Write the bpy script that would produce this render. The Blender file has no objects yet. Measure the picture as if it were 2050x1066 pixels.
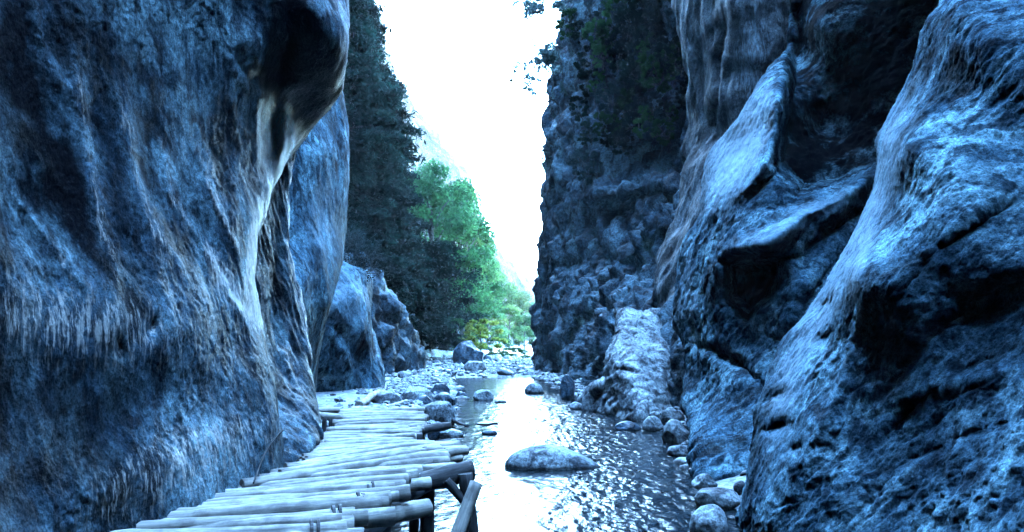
import bpy, math, random
import numpy as np
from mathutils import Vector, Matrix

R = math.radians
scene = bpy.context.scene
COL = scene.collection

# ------------------------------------------------------------------ camera
F = 1600.0; CX = 1025.0; CY = 533.0; EYE = 2.4; PITCH = R(5.43)
cam = bpy.data.cameras.new('camera'); cam_o = bpy.data.objects.new('camera', cam); COL.objects.link(cam_o)
cam.sensor_width = 36.0; cam.lens = 36.0 * F / 2050.0
cam.clip_start = 0.05; cam.clip_end = 5000
cam_o.location = (0, 0, EYE); cam_o.rotation_euler = (math.pi / 2 + PITCH, 0, 0)
scene.camera = cam_o

# ------------------------------------------------------------------ world, sun, exposure
SUN_EL, SUN_AZ = R(52), R(-42)          # azimuth measured clockwise from +Y (straight up the gorge)
w = bpy.data.worlds.new("World"); scene.world = w; w.use_nodes = True
nt = w.node_tree; bg = nt.nodes['Background']
sky = nt.nodes.new('ShaderNodeTexSky'); sky.sky_type = 'NISHITA'; sky.sun_disc = False
sky.sun_elevation = SUN_EL; sky.sun_rotation = SUN_AZ
sky.air_density = 1.0; sky.dust_density = 0.1; sky.ozone_density = 2.5
tint = nt.nodes.new('ShaderNodeMix'); tint.data_type = 'RGBA'; tint.blend_type = 'MULTIPLY'; tint.inputs[0].default_value = 1
tint.inputs[7].default_value = (.80, 1.0, 1.0, 1); nt.links.new(sky.outputs[0], tint.inputs[6]); nt.links.new(tint.outputs[2], bg.inputs[0]); bg.inputs[1].default_value = 0.15
sun = bpy.data.lights.new('sun', 'SUN'); sun.energy = 2.0; sun.angle = R(0.5); sun.color = (1, 0.95, 0.87)
sun_o = bpy.data.objects.new('sun', sun); COL.objects.link(sun_o)
sd = Vector((math.sin(SUN_AZ) * math.cos(SUN_EL), math.cos(SUN_AZ) * math.cos(SUN_EL), math.sin(SUN_EL)))
sun_o.rotation_euler = (-sd).to_track_quat('-Z', 'Y').to_euler()
scene.view_settings.view_transform = 'Standard'; scene.view_settings.look = 'None'
scene.view_settings.gamma = 1.0; scene.view_settings.use_curve_mapping = False
scene.view_settings.exposure = 6.0
scene.render.engine = 'CYCLES'
scene.cycles.max_bounces = 6; scene.cycles.diffuse_bounces = 0; scene.cycles.glossy_bounces = 3
scene.cycles.transmission_bounces = 3; scene.cycles.volume_bounces = 0; scene.cycles.transparent_max_bounces = 6
scene.cycles.use_denoising = True; scene.cycles.use_adaptive_sampling = False; scene.cycles.sample_clamp_indirect = .08

# ------------------------------------------------------------------ helpers: picking points in the place
def ray(px, py):
    a = (np.asarray(px, float) - CX) / F; b = (CY - np.asarray(py, float)) / F
    dy = math.cos(PITCH) - b * math.sin(PITCH); dz = math.sin(PITCH) + b * math.cos(PITCH)
    return a / dy, dz / dy              # x and z gained per metre of Y
def P(px, py, Y):
    ax, az = ray(px, py)
    return Vector((float(ax * Y), float(Y), float(EYE + az * Y)))
def G(px, py, z=0.0):
    ax, az = ray(px, py); Y = (z - EYE) / az
    return Vector((float(ax * Y), float(Y), z))
def PA(px, py, Y):
    ax, az = ray(px, py)
    return np.stack([ax * Y, Y + 0 * ax, EYE + az * Y], -1)

def tag(o, label=None, cat=None, group=None, kind=None):
    if label: o['label'] = label
    if cat: o['category'] = cat
    if group: o['group'] = group
    if kind: o['kind'] = kind
    return o
def link(name, me, mat=None, parent=None, loc=None):
    if mat is not None and not me.materials: me.materials.append(mat)
    o = bpy.data.objects.new(name, me); COL.objects.link(o)
    if parent is not None: o.parent = parent
    if loc is not None: o.location = loc
    return o
def empty(name, loc=(0, 0, 0)):
    o = bpy.data.objects.new(name, None); COL.objects.link(o); o.location = loc; o.empty_display_size = .2
    return o
def npmesh(name, V, Fq, smooth=True):
    V = np.asarray(V, np.float32).reshape(-1, 3); Fq = np.asarray(Fq, np.int32); k = Fq.shape[1]
    me = bpy.data.meshes.new(name)
    me.vertices.add(len(V)); me.vertices.foreach_set('co', V.ravel())
    me.loops.add(Fq.size); me.loops.foreach_set('vertex_index', Fq.ravel())
    me.polygons.add(len(Fq))
    me.polygons.foreach_set('loop_start', np.arange(0, Fq.size, k, dtype=np.int32))
    me.polygons.foreach_set('loop_total', np.full(len(Fq), k, np.int32))
    me.polygons.foreach_set('use_smooth', np.full(len(Fq), smooth, bool))
    me.update(calc_edges=True)
    return me
def gridfaces(nr, nc):
    i = np.arange(nr * nc).reshape(nr, nc)
    return np.stack([i[:-1, :-1], i[1:, :-1], i[1:, 1:], i[:-1, 1:]], -1).reshape(-1, 4)

# ------------------------------------------------------------------ noise
def _h(ix, iy, iz, s):
    n = (ix.astype(np.uint32) * np.uint32(374761393) + iy.astype(np.uint32) * np.uint32(668265263)
         + iz.astype(np.uint32) * np.uint32(2147483647 - 4711) + np.uint32((s * 1274126177) & 0xffffffff))
    n = (n ^ (n >> np.uint32(13))) * np.uint32(1274126177)
    n = (n ^ (n >> np.uint32(16))) * np.uint32(2246822519)
    return n ^ (n >> np.uint32(15))
def vnoise(p, s=0):
    """gradient noise about -1..1"""
    i = np.floor(p).astype(np.int64); f = p - i
    u = f * f * f * (f * (f * 6 - 15) + 10)
    out = 0
    for dx in (0, 1):
        wx = u[..., 0] if dx else 1 - u[..., 0]
        for dy in (0, 1):
            wy = u[..., 1] if dy else 1 - u[..., 1]
            for dz in (0, 1):
                wz = u[..., 2] if dz else 1 - u[..., 2]
                h = _h(i[..., 0] + dx, i[..., 1] + dy, i[..., 2] + dz, s)
                g = ((h & np.uint32(1023)) / 511.5 - 1) * (f[..., 0] - dx) + (((h >> np.uint32(10)) & np.uint32(1023)) / 511.5 - 1) * (f[..., 1] - dy) \
                    + (((h >> np.uint32(20)) & np.uint32(1023)) / 511.5 - 1) * (f[..., 2] - dz)
                out = out + wx * wy * wz * g
    return out * 1.3
def fbm(p, oct=5, s=0, gain=.5, ridged=False):
    a = 1.0; t = 0.0; q = p.copy(); o = 0
    for k in range(oct):
        n = vnoise(q, s + k * 17)
        o = o + a * ((1 - 2 * np.abs(n)) if ridged else n); t += a; a *= gain; q = q * 2.03 + 7.3
    return o / t
def worley(p, s=0):
    i = np.floor(p).astype(np.int64); f = p - i
    d1 = np.full(p.shape[:-1], 9.0); d2 = d1.copy()
    for dx in (-1, 0, 1):
        for dy in (-1, 0, 1):
            for dz in (-1, 0, 1):
                h = _h(i[..., 0] + dx, i[..., 1] + dy, i[..., 2] + dz, s)
                q = np.stack([dx + (h & np.uint32(1023)) / 1023., dy + ((h >> np.uint32(10)) & np.uint32(1023)) / 1023.,
                              dz + ((h >> np.uint32(20)) & np.uint32(1023)) / 1023.], -1) - f
                d = np.sqrt((q * q).sum(-1)); m = d < d1
                d2 = np.where(m, d1, np.minimum(d2, d)); d1 = np.where(m, d, d1)
    return d1, d2

# ------------------------------------------------------------------ materials
def mat_new(name):
    m = bpy.data.materials.new(name); m.use_nodes = True
    nt = m.node_tree; return m, nt, nt.nodes['Principled BSDF']
def ramp(nt, fac, stops):
    r = nt.nodes.new('ShaderNodeValToRGB'); nt.links.new(fac, r.inputs[0])
    e = r.color_ramp.elements
    while len(e) < len(stops): e.new(.5)
    for k, (p, c) in enumerate(stops): e[k].position = p; e[k].color = (*c, 1)
    return r.outputs[0]
def nz(nt, vec, scale, detail=6, rough=.6, dist=0):
    n = nt.nodes.new('ShaderNodeTexNoise'); nt.links.new(vec, n.inputs['Vector'])
    n.inputs['Scale'].default_value = scale; n.inputs['Detail'].default_value = detail
    n.inputs['Roughness'].default_value = rough; n.inputs['Distortion'].default_value = dist
    return n.outputs[0]
def mapping(nt, scale=(1, 1, 1), rot=(0, 0, 0)):
    g = nt.nodes.new('ShaderNodeNewGeometry'); m = nt.nodes.new('ShaderNodeMapping')
    nt.links.new(g.outputs['Position'], m.inputs[0]); m.inputs['Scale'].default_value = scale; m.inputs['Rotation'].default_value = rot
    return m.outputs[0]
def mix(nt, f, a, b, mode='MIX'):
    m = nt.nodes.new('ShaderNodeMix'); m.data_type = 'RGBA'; m.blend_type = mode
    for s, v in ((m.inputs[0], f), (m.inputs[6], a), (m.inputs[7], b)):
        if isinstance(v, (int, float)): s.default_value = v
        elif isinstance(v, tuple): s.default_value = (*v, 1)
        else: nt.links.new(v, s)
    return m.outputs[2]
def bump(nt, h, strength, dist, nrm=None):
    b = nt.nodes.new('ShaderNodeBump'); nt.links.new(h, b.inputs['Height'])
    b.inputs['Strength'].default_value = strength; b.inputs['Distance'].default_value = dist
    if nrm is not None: nt.links.new(nrm, b.inputs['Normal'])
    return b.outputs[0]

def rock_mat(name, dark, mid, light, streak_rot=(0, 0, 0), streak=0.5, scale=1.0, rough=.55, bmp=.6, spec=.5, bdist=.03, stain_and_shading=(.40, .58, .68), fleck=(6.5, -3.45, 5, 1.1)):
    dark, mid, light = [(c_[0] * .86, min(c_[1] * 1.1, .8), c_[2] * 1.08) for c_ in (dark, mid, light)]
    m, nt, bs = mat_new(name)
    p0 = mapping(nt)
    ps = mapping(nt, (1.7, 1.7, .75), streak_rot)
    n1 = nz(nt, p0, .55 * scale, 8, .62, .3)
    c = ramp(nt, n1, [(.37, dark), (.49, mid), (.63, light)])
    n2 = nz(nt, ps, 1.1 * scale, 7, .65)
    sm = ramp(nt, n2, [(.42, (0, 0, 0)), (.62, (1, 1, 1))])
    c2 = mix(nt, sm, c, light); c = mix(nt, streak, c, c2)
    n3 = nz(nt, p0, 9 * scale, 6, .7)
    g = ramp(nt, n3, [(.38, (.28, .28, .28)), (.5, (.95, .95, .95)), (.64, (1.7, 1.7, 1.7))])
    c = mix(nt, .85, c, g, 'MULTIPLY')
    n4 = nz(nt, p0, 34 * scale, 4, .8)
    c = mix(nt, .8, c, ramp(nt, n4, [(.38, (.35, .35, .35)), (.52, (1, 1, 1)), (.64, (1.6, 1.6, 1.6))]), 'MULTIPLY')
    n5 = nz(nt, p0, 1.9 * scale, 5, .6, .8)                       # dark algae and lichen blotches
    c = mix(nt, 1.0, c, ramp(nt, n5, [(.40, (.2, .21, .24)), (.53, (1.12, 1.12, 1.12))]), 'MULTIPLY')
    at = nt.nodes.new('ShaderNodeAttribute'); at.attribute_name = 'stain_and_shading'  # signed mask: stains plus painted light above zero, painted shade below
    brk = nt.nodes.new('ShaderNodeMath'); brk.operation = 'MULTIPLY_ADD'; mp3 = mapping(nt, (fleck[2], fleck[2], fleck[3]), streak_rot); fl_ = nz(nt, mp3, 2.2, 7, .72); nt.links.new(fl_, brk.inputs[0]); brk.inputs[1].default_value = fleck[0]; brk.inputs[2].default_value = fleck[1]
    sm_ = nt.nodes.new('ShaderNodeMath'); sm_.operation = 'ADD'; nt.links.new(at.outputs['Fac'], sm_.inputs[0]); nt.links.new(brk.outputs[0], sm_.inputs[1])
    pw_ = nt.nodes.new('ShaderNodeMath'); pw_.operation = 'MULTIPLY'; pw_.use_clamp = True; nt.links.new(sm_.outputs[0], pw_.inputs[0]); mx_ = nt.nodes.new('ShaderNodeMath'); mx_.operation = 'MAXIMUM'; mx_.inputs[1].default_value = 0; nt.links.new(at.outputs['Fac'], mx_.inputs[0]); nt.links.new(mx_.outputs[0], pw_.inputs[1])
    c = mix(nt, pw_.outputs[0], c, stain_and_shading)  # pale deposits, and highlights painted on streaks and lit facets
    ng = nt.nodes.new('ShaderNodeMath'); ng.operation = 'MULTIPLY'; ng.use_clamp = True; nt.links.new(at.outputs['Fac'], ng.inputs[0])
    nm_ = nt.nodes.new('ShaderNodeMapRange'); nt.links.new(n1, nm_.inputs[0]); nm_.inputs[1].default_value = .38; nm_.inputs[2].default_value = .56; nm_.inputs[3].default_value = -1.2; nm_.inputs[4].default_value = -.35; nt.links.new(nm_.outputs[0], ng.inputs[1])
    c = mix(nt, ng.outputs[0], c, (.004, .005, .008))  # near-black tone: dark staining, and shade painted into recesses
    nt.links.new(c, bs.inputs['Base Color'])
    rr = nt.nodes.new('ShaderNodeMapRange'); nt.links.new(n2, rr.inputs[0]); rr.inputs[1].default_value = .35; rr.inputs[2].default_value = .65
    rr.inputs[3].default_value = rough + .15; rr.inputs[4].default_value = rough - .1
    nt.links.new(rr.outputs[0], bs.inputs['Roughness'])
    sr = nt.nodes.new('ShaderNodeMapRange'); nt.links.new(at.outputs['Fac'], sr.inputs[0]); sr.inputs[1].default_value = -.9; sr.inputs[2].default_value = -.1; sr.inputs[3].default_value = .03; sr.inputs[4].default_value = spec
    sg = nt.nodes.new('ShaderNodeMapRange'); nt.links.new(n4, sg.inputs[0]); sg.inputs[1].default_value = .4; sg.inputs[2].default_value = .6; sg.inputs[3].default_value = .1; sg.inputs[4].default_value = 1.5
    gl = nt.nodes.new('ShaderNodeMapRange'); nt.links.new(at.outputs['Fac'], gl.inputs[0]); gl.inputs[1].default_value = .35; gl.inputs[2].default_value = 1.2; gl.inputs[3].default_value = 0; gl.inputs[4].default_value = spec * 5
    ga = nt.nodes.new('ShaderNodeMath'); ga.operation = 'ADD'; nt.links.new(sr.outputs[0], ga.inputs[0]); nt.links.new(gl.outputs[0], ga.inputs[1])
    sl = nt.nodes.new('ShaderNodeMath'); sl.operation = 'MULTIPLY'; nt.links.new(ga.outputs[0], sl.inputs[0]); nt.links.new(sg.outputs[0], sl.inputs[1]); nt.links.new(sl.outputs[0], bs.inputs['Specular IOR Level'])
    b1 = bump(nt, nz(nt, p0, 5 * scale, 8, .75), bmp, bdist * 2)
    b2 = bump(nt, nz(nt, p0, 22 * scale, 6, .75), bmp, bdist * .6, b1)
    nt.links.new(b2, bs.inputs['Normal'])
    return m

M = {}
M['rock_l'] = rock_mat('limestone_left', (.005, .010, .018), (.055, .088, .13), (.32, .42, .49), (R(-20), 0, 0), .25, 1.3, .52, .7, .10, .03, (.72, .72, .68), fleck=(14, -7.6, 9, 1.6))
M['rock_r'] = rock_mat('limestone_right', (.010, .022, .036), (.075, .135, .20), (.32, .48, .58), (R(30), R(-20), 0), .15, 1.3, .7, .5, .03, .05, (.34, .54, .66), fleck=(3.2, -1.6, 4, 3.2))
M['rock_c'] = rock_mat('limestone_column', (.012, .012, .016), (.055, .055, .07), (.22, .22, .25), (0, 0, 0), .7, .8, .6, .7, .4, .05)
M['rock_f'] = rock_mat('limestone_rough', (.010, .020, .032), (.06, .10, .15), (.24, .34, .43), (0, 0, 0), .4, .5, .7, .9, .4, .15)
M['rock_h'] = rock_mat('mountain_rock', (.02, .026, .03), (.06, .065, .07), (.16, .15, .15), (0, 0, 0), .4, .08, .8, .9, .3, .8)
def wet(m):
    nt = m.node_tree; bs = nt.nodes['Principled BSDF']; g = nt.nodes.new('ShaderNodeNewGeometry'); sp = nt.nodes.new('ShaderNodeSeparateXYZ'); nt.links.new(g.outputs['Position'], sp.inputs[0])
    ad = nt.nodes.new('ShaderNodeMath'); ad.operation = 'MULTIPLY_ADD'; nt.links.new(nz(nt, g.outputs['Position'], 3, 3), ad.inputs[0]); ad.inputs[1].default_value = -.12; nt.links.new(sp.outputs['Z'], ad.inputs[2])
    mr = nt.nodes.new('ShaderNodeMapRange'); nt.links.new(ad.outputs[0], mr.inputs[0]); mr.inputs[1].default_value = -.02; mr.inputs[2].default_value = .03; mr.inputs[3].default_value = .28; mr.inputs[4].default_value = 1
    src = bs.inputs['Base Color'].links[0].from_socket; nt.links.new(mix(nt, 1.0, src, mr.outputs[0], 'MULTIPLY'), bs.inputs['Base Color'])
M['stone'] = rock_mat('river_stone', (.18, .18, .21), (.38, .37, .41), (.62, .58, .62), (0, 0, 0), .3, 1.6, .55, .6, .5, .02)
M['stone_dark'] = rock_mat('wet_river_stone', (.03, .045, .07), (.07, .10, .15), (.15, .20, .27), (0, 0, 0), .3, 1.4, .35, .6, .5, .02)

wet(M['stone']); wet(M['stone_dark'])
def wood_mat(name, a, b, c):
    m, nt, bs = mat_new(name)
    tc = nt.nodes.new('ShaderNodeTexCoord'); mp = nt.nodes.new('ShaderNodeMapping')
    nt.links.new(tc.outputs['Object'], mp.inputs[0]); mp.inputs['Scale'].default_value = (1.2, 14, 14)
    oi = nt.nodes.new('ShaderNodeObjectInfo')
    n = nz(nt, mp.outputs[0], 2.0, 8, .65)
    col = ramp(nt, n, [(.35, a), (.5, b), (.66, c)])
    n2 = nz(nt, tc.outputs['Object'], 3.5, 5, .6)
    pat = ramp(nt, n2, [(.40, (.38, .36, .36)), (.56, (1.15, 1.12, 1.1))])
    col = mix(nt, .7, col, pat, 'MULTIPLY')
    rv = nt.nodes.new('ShaderNodeMapRange'); nt.links.new(oi.outputs['Random'], rv.inputs[0]); rv.inputs[3].default_value = .7; rv.inputs[4].default_value = 1.15
    col = mix(nt, 1.0, col, rv.outputs[0], 'MULTIPLY')
    nt.links.new(col, bs.inputs['Base Color']); bs.inputs['Roughness'].default_value = .7
    nt.links.new(bump(nt, n, .8, .012), bs.inputs['Normal'])
    return m
M['wood'] = wood_mat('weathered_log', (.34, .34, .31), (.60, .59, .53), (.84, .80, .70))
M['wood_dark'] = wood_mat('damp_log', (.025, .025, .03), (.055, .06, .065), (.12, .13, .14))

def leaf_mat(name, a, b, trans=.35):
    m, nt, bs = mat_new(name)
    g = nt.nodes.new('ShaderNodeNewGeometry')
    n = nz(nt, g.outputs['Position'], .45, 4, .6)
    oi = nt.nodes.new('ShaderNodeObjectInfo')
    c = ramp(nt, n, [(.38, a), (.62, b)])
    rv = nt.nodes.new('ShaderNodeMapRange'); nt.links.new(g.outputs['Random Per Island'], rv.inputs[0]); rv.inputs[3].default_value = .6; rv.inputs[4].default_value = 1.3
    c = mix(nt, 1.0, c, rv.outputs[0], 'MULTIPLY')
    rt = nt.nodes.new('ShaderNodeMapRange'); nt.links.new(oi.outputs['Random'], rt.inputs[0]); rt.inputs[3].default_value = .55; rt.inputs[4].default_value = 1.7; c = mix(nt, 1.0, c, rt.outputs[0], 'MULTIPLY')
    nt.links.new(c, bs.inputs['Base Color']); bs.inputs['Roughness'].default_value = .7; bs.inputs['Specular IOR Level'].default_value = .02
    tr = nt.nodes.new('ShaderNodeBsdfTranslucent'); nt.links.new(c, tr.inputs[0])
    ms = nt.nodes.new('ShaderNodeMixShader'); ms.inputs[0].default_value = trans
    nt.links.new(bs.outputs[0], ms.inputs[1]); nt.links.new(tr.outputs[0], ms.inputs[2])
    nt.links.new(ms.outputs[0], nt.nodes['Material Output'].inputs[0])
    return m
M['leaf_dark'] = leaf_mat('conifer_needles', (.002, .008, .008), (.009, .034, .028))
M['leaf_green'] = leaf_mat('broad_leaves', (.010, .045, .018), (.04, .125, .048))
M['leaf_light'] = leaf_mat('light_leaves', (.03, .09, .04), (.075, .18, .075))
M['leaf_yellow'] = leaf_mat('yellow_leaves', (.09, .15, .03), (.17, .22, .05))
M['leaf_pale'] = leaf_mat('backlit_leaves', (.07, .14, .15), (.16, .26, .26), .65)
M['leaf_blue'] = leaf_mat('shade_leaves', (.012, .03, .035), (.04, .075, .08))
M['twig'] = rock_mat('bark', (.05, .05, .05), (.09, .09, .09), (.16, .15, .15), (0, 0, 0), .4, 3, .8, .5, .3, .02)

# ------------------------------------------------------------------ cliffs
def interp_edge(pts, v):
    pts = sorted(pts, key=lambda q: q[1]); ys = [q[1] for q in pts]; xs = [q[0] for q in pts]
    x = np.interp(v, ys, xs)
    k = np.ones(5) / 5; xp = np.pad(x, 2, mode='edge')
    return np.convolve(xp, k, 'valid')
def tps(ctrl):
    c = np.array(ctrl, float); X = c[:, :2] / 400.0; y = np.log(c[:, 2]); n = len(c)
    def K(d2): return np.where(d2 > 1e-12, .5 * d2 * np.log(np.maximum(d2, 1e-12)), 0)
    D = ((X[:, None] - X[None]) ** 2).sum(-1)
    A = np.zeros((n + 3, n + 3)); A[:n, :n] = K(D) + np.eye(n) * .002; A[:n, n] = 1; A[:n, n + 1:] = X; A[n, :n] = 1; A[n + 1:, :n] = X.T
    s = np.linalg.solve(A, np.r_[y, 0, 0, 0])
    def f(px, py):
        q = np.stack([np.asarray(px, float), np.asarray(py, float)], -1) / 400.0
        o = s[n] + q[..., 0] * s[n + 1] + q[..., 1] * s[n + 2]
        for k in range(n):
            o = o + s[k] * K((q[..., 0] - X[k, 0]) ** 2 + (q[..., 1] - X[k, 1]) ** 2)
        return np.exp(np.clip(o, math.log(c[:, 2].min() * .8), math.log(c[:, 2].max() * 1.25)))
    return f
def stroke(U, V, pts, width, amp, kind='ridge', w2=None):
    best = np.full(U.shape, 1e9); sd = np.zeros(U.shape); tt = np.zeros(U.shape)
    pts = np.array(pts, float); L = np.r_[0, np.cumsum(np.hypot(*np.diff(pts, axis=0).T))]
    for k in range(len(pts) - 1):
        a, b = pts[k], pts[k + 1]; d = b - a; l2 = (d * d).sum()
        t = np.clip(((U - a[0]) * d[0] + (V - a[1]) * d[1]) / l2, 0, 1)
        ex, ey = U - a[0] - t * d[0], V - a[1] - t * d[1]; q = np.hypot(ex, ey)
        m = q < best; best = np.where(m, q, best)
        sd = np.where(m, np.sign(d[0] * (V - a[1]) - d[1] * (U - a[0])) * q, sd)
        tt = np.where(m, (L[k] + t * math.sqrt(l2)) / L[-1], tt)
    taper = np.clip(np.minimum(tt, 1 - tt) * 5, 0, 1) ** .7 * .85 + .15
    if kind == 'ridge': return amp * taper * np.exp(-(best / width) ** 2)
    if kind == 'sharp': return amp * taper * np.exp(-best / width)
    if kind == 'fold':                       # a sharp crest, falling away on both sides
        wa = np.where(sd > 0, width, w2 or width); return amp * taper * np.clip(1 - best / wa, 0, 1) ** 1.25
    # asymmetric: steep on the positive side, gentle on the other
    w2 = w2 or width * 4
    return amp * taper * np.where(sd > 0, np.exp(-(best / width) ** 2), np.exp(-(best / w2) ** 2))
def poly(U, V, pts, soft, amp):
    """a step inside a traced outline, soft at its rim"""
    pts = np.array(pts, float); best = np.full(U.shape, 1e9); ins = np.zeros(U.shape, bool)
    for k in range(len(pts)):
        a, b = pts[k - 1], pts[k]; d = b - a; t = np.clip(((U - a[0]) * d[0] + (V - a[1]) * d[1]) / (d * d).sum(), 0, 1)
        best = np.minimum(best, np.hypot(U - a[0] - t * d[0], V - a[1] - t * d[1]))
        if a[1] != b[1]: ins ^= ((a[1] > V) != (b[1] > V)) & (U < (b[0] - a[0]) * (V - a[1]) / (b[1] - a[1]) + a[0])
    q = np.clip(np.where(ins, best, -best) / soft * .5 + .5, 0, 1); return amp * q * q * (3 - 2 * q)
FT = {}
def blob(U, V, cx, cy, rx, ry, ang, amp, p=2):
    c, s = math.cos(R(ang)), math.sin(R(ang)); x = (U - cx) * c + (V - cy) * s; y = -(U - cx) * s + (V - cy) * c
    return amp * np.exp(-((x / rx) ** 2 + (y / ry) ** 2) ** (p / 2))

FT.update(b=blob, s=stroke, p=poly)
def smooth2(A, n):
    for _ in range(n):
        A = np.concatenate([A[:1], (A[:-2] + 2 * A[1:-1] + A[2:]) / 4, A[-1:]]); A = np.concatenate([A[:, :1], (A[:, :-2] + 2 * A[:, 1:-1] + A[:, 2:]) / 4, A[:, -1:]], 1)
    return A
def cliff(name, label, ledge, redge, ytop, ybot, step, ctrl, mat, noise, feats=(), side='R', curlw=30, curl=.8,
          wrapdir=(-.4, 1, 0), outdir=((0, -1, 0),), H=30, lean=(0, 0), warp=10, cat='cliff', kind=None, seed=0, foot=-1.5, stain_and_shading=(), shade_brow=0, calm=()):
    """a rock mass: traced outline at its own distance, curled round its free edge, carried on above, below and behind"""
    nr = int((ybot - ytop) / step); v = np.linspace(ytop, ybot, nr)
    eL, eR = interp_edge(ledge, v), interp_edge(redge, v)
    nc = max(12, int((eR - eL).max() / step)); nc = int(nc * 1.25); s = np.linspace(0, 1, nc); s = s ** 1.35 if side == 'L' else 1 - (1 - s) ** 1.35
    U = eL[:, None] + (eR - eL)[:, None] * s[None]; V = np.repeat(v[:, None], nc, 1)
    f = tps(ctrl); Y = f(U, V)
    d = (eR[:, None] - U) if side == 'R' else (U - eL[:, None])
    q = np.clip(1 - d / curlw, 0, 1); Y = Y + curl * (1 - np.sqrt(1 - q * q * .96))
    wn = np.stack([U / 45., V / 45., np.full(U.shape, seed + .5)], -1)
    Uw = U + warp * fbm(wn, 3, seed + 3); Vw = V + warp * fbm(wn + 31.7, 3, seed + 5)
    D = np.zeros(U.shape)
    for ft in feats: D = D + FT[ft[0]](Uw, Vw, *ft[1:])
    S = np.zeros(U.shape)
    Pt = PA(U, V, np.maximum(Y - D, 1.5))
    K_ = np.zeros(U.shape)
    for ft in calm: K_ = K_ + FT[ft[0]](Uw, Vw, *ft[1:])
    for ft in stain_and_shading: S = S + FT[ft[0]](Uw, Vw, *ft[1:])
    # free-edge wrap and outer side
    wd = np.array(wrapdir, float); nw = 14; steps = (np.linspace(0, 1, nw + 1)[1:] ** 1.6) * 14
    edge = Pt[:, -1] if side == 'R' else Pt[:, 0]
    edge_s = smooth2(edge[:, None].repeat(3, 1), 3)[:, 0]
    W = np.stack([edge + (edge_s - edge) * min(1, k / 4) + wd * t for k, t in enumerate(steps)], 1)
    out = Pt[:, 0] if side == 'R' else Pt[:, -1]; O = []; cur = out
    for od in outdir:
        od = np.array(od, float); n = max(4, int(np.linalg.norm(od) / .8))
        for k in range(n): cur = cur + od / n; O.append(cur)
    O = np.stack(O, 1)
    if side == 'R':
        A = np.concatenate([O[:, ::-1], Pt, W], 1); DD = np.concatenate([np.zeros(O.shape[:2]), D, np.zeros(W.shape[:2])], 1)
    else:
        A = np.concatenate([W[:, ::-1], Pt, O], 1); DD = np.concatenate([np.zeros(W.shape[:2]), D, np.zeros(O.shape[:2])], 1)
    top = A[0]; rows = []; nu = 34
    for k in range(1, nu + 1):
        t = (k / nu) ** 1.8; zt = np.maximum(H - top[:, 2], 1) * t
        r = top.copy(); r[:, 2] += zt; r[:, 0] += lean[0] * zt; r[:, 1] += lean[1] * zt; rows.append(r)
    up = np.stack(rows[::-1], 0); bot = A[-1]; rows = []
    for k in range(1, 9):
        r = bot.copy(); r[:, 2] = bot[:, 2] + (np.minimum(foot, bot[:, 2] - .1) - bot[:, 2]) * k / 8; rows.append(r)
    dn = np.stack(rows, 0)
    bw = shade_brow * (np.sin(np.pi * np.clip(np.linspace(1, 0, nu) * 1.6, 0, 1)) ** .7)[:, None] * np.clip(np.linspace(-.8, 1.6, DD.shape[1]), 0, 1)[None]  # added bulge above the view, only there to darken the hollow below
    DD = np.concatenate([np.repeat(DD[:1], nu, 0) * np.linspace(0, 1, nu)[:, None] + bw, DD, np.repeat(DD[-1:], 8, 0) * np.linspace(1, 0, 8)[:, None]], 0)
    A = np.concatenate([up, A, dn], 0)
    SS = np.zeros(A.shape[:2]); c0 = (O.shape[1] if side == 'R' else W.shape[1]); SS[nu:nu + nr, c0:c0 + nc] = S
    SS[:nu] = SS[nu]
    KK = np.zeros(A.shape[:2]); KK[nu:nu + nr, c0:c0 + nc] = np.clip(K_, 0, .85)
    def normals(A):
        du = np.gradient(A, axis=1); dv = np.gradient(A, axis=0); n = np.cross(du, dv)
        return n / np.maximum(np.linalg.norm(n, axis=-1, keepdims=True), 1e-9)
    N = normals(A); ci, cj = A.shape[0] // 2, A.shape[1] // 2
    fl = np.sign(((np.array([0, 0, EYE]) - A) * N).sum(-1)[nu:-8].mean()); N = smooth2(N * fl, 6)
    DD[nu:] = 0; DD[:nu] = bw; A = A + N * DD[..., None]
    A = A + N * (noise(A) * (1 - KK))[..., None]
    me = npmesh(name, A, gridfaces(*A.shape[:2]) if fl > 0 else gridfaces(*A.shape[:2])[:, ::-1])
    me.attributes.new('stain_and_shading', 'FLOAT', 'POINT').data.foreach_set('value', SS.astype(np.float32).ravel())
    o = link(name, me, M[mat] if isinstance(mat, str) else mat)
    tag(o, label, cat, None, kind)
    if kind: del o['category']
    return o, f

def rot_stretch(p, ax, k, other):
    """stretch noise space so that features run along direction ax"""
    ax = np.array(ax, float); ax /= np.linalg.norm(ax); t = (p * ax).sum(-1, keepdims=True)
    return (p - t * ax) * other + t * ax * k

# --- left near face
def pits(p, sc, a, s):
    d1, d2 = worley(p * sc + .35 * fbm(p * sc * .6, 3, s)[..., None], s); return a * (np.clip(d2 - d1, 0, .45) * 2.0 - .45 - .6 * np.clip(.45 - d1, 0, 1))
def n_left(p):
    q = rot_stretch(p, (0, .42, -1), .5, 1.0)
    wv = fbm(p * .9, 3, 61)[..., None] * .9
    msk = np.clip(fbm(p * .55, 3, 9) * 2.2 + .45, 0, 1); m2 = np.clip(fbm(p * .7 + 9, 3, 19) * 2.2 + .5, 0, 1)
    return .10 * fbm(p * .6, 3, 1) + .04 * fbm((q + wv * .4) * 1.1, 4, 2, .55) + .035 * msk * fbm((q + wv * .4) * 2.6, 5, 3, .6, True) + .026 * (.2 + m2) * fbm((p + wv * .2) * 5, 5, 5, .72) + pits(p, 7, .010, 6) * m2 + .010 * fbm((q + wv * .1) * 9, 4, 8, .7)
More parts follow.
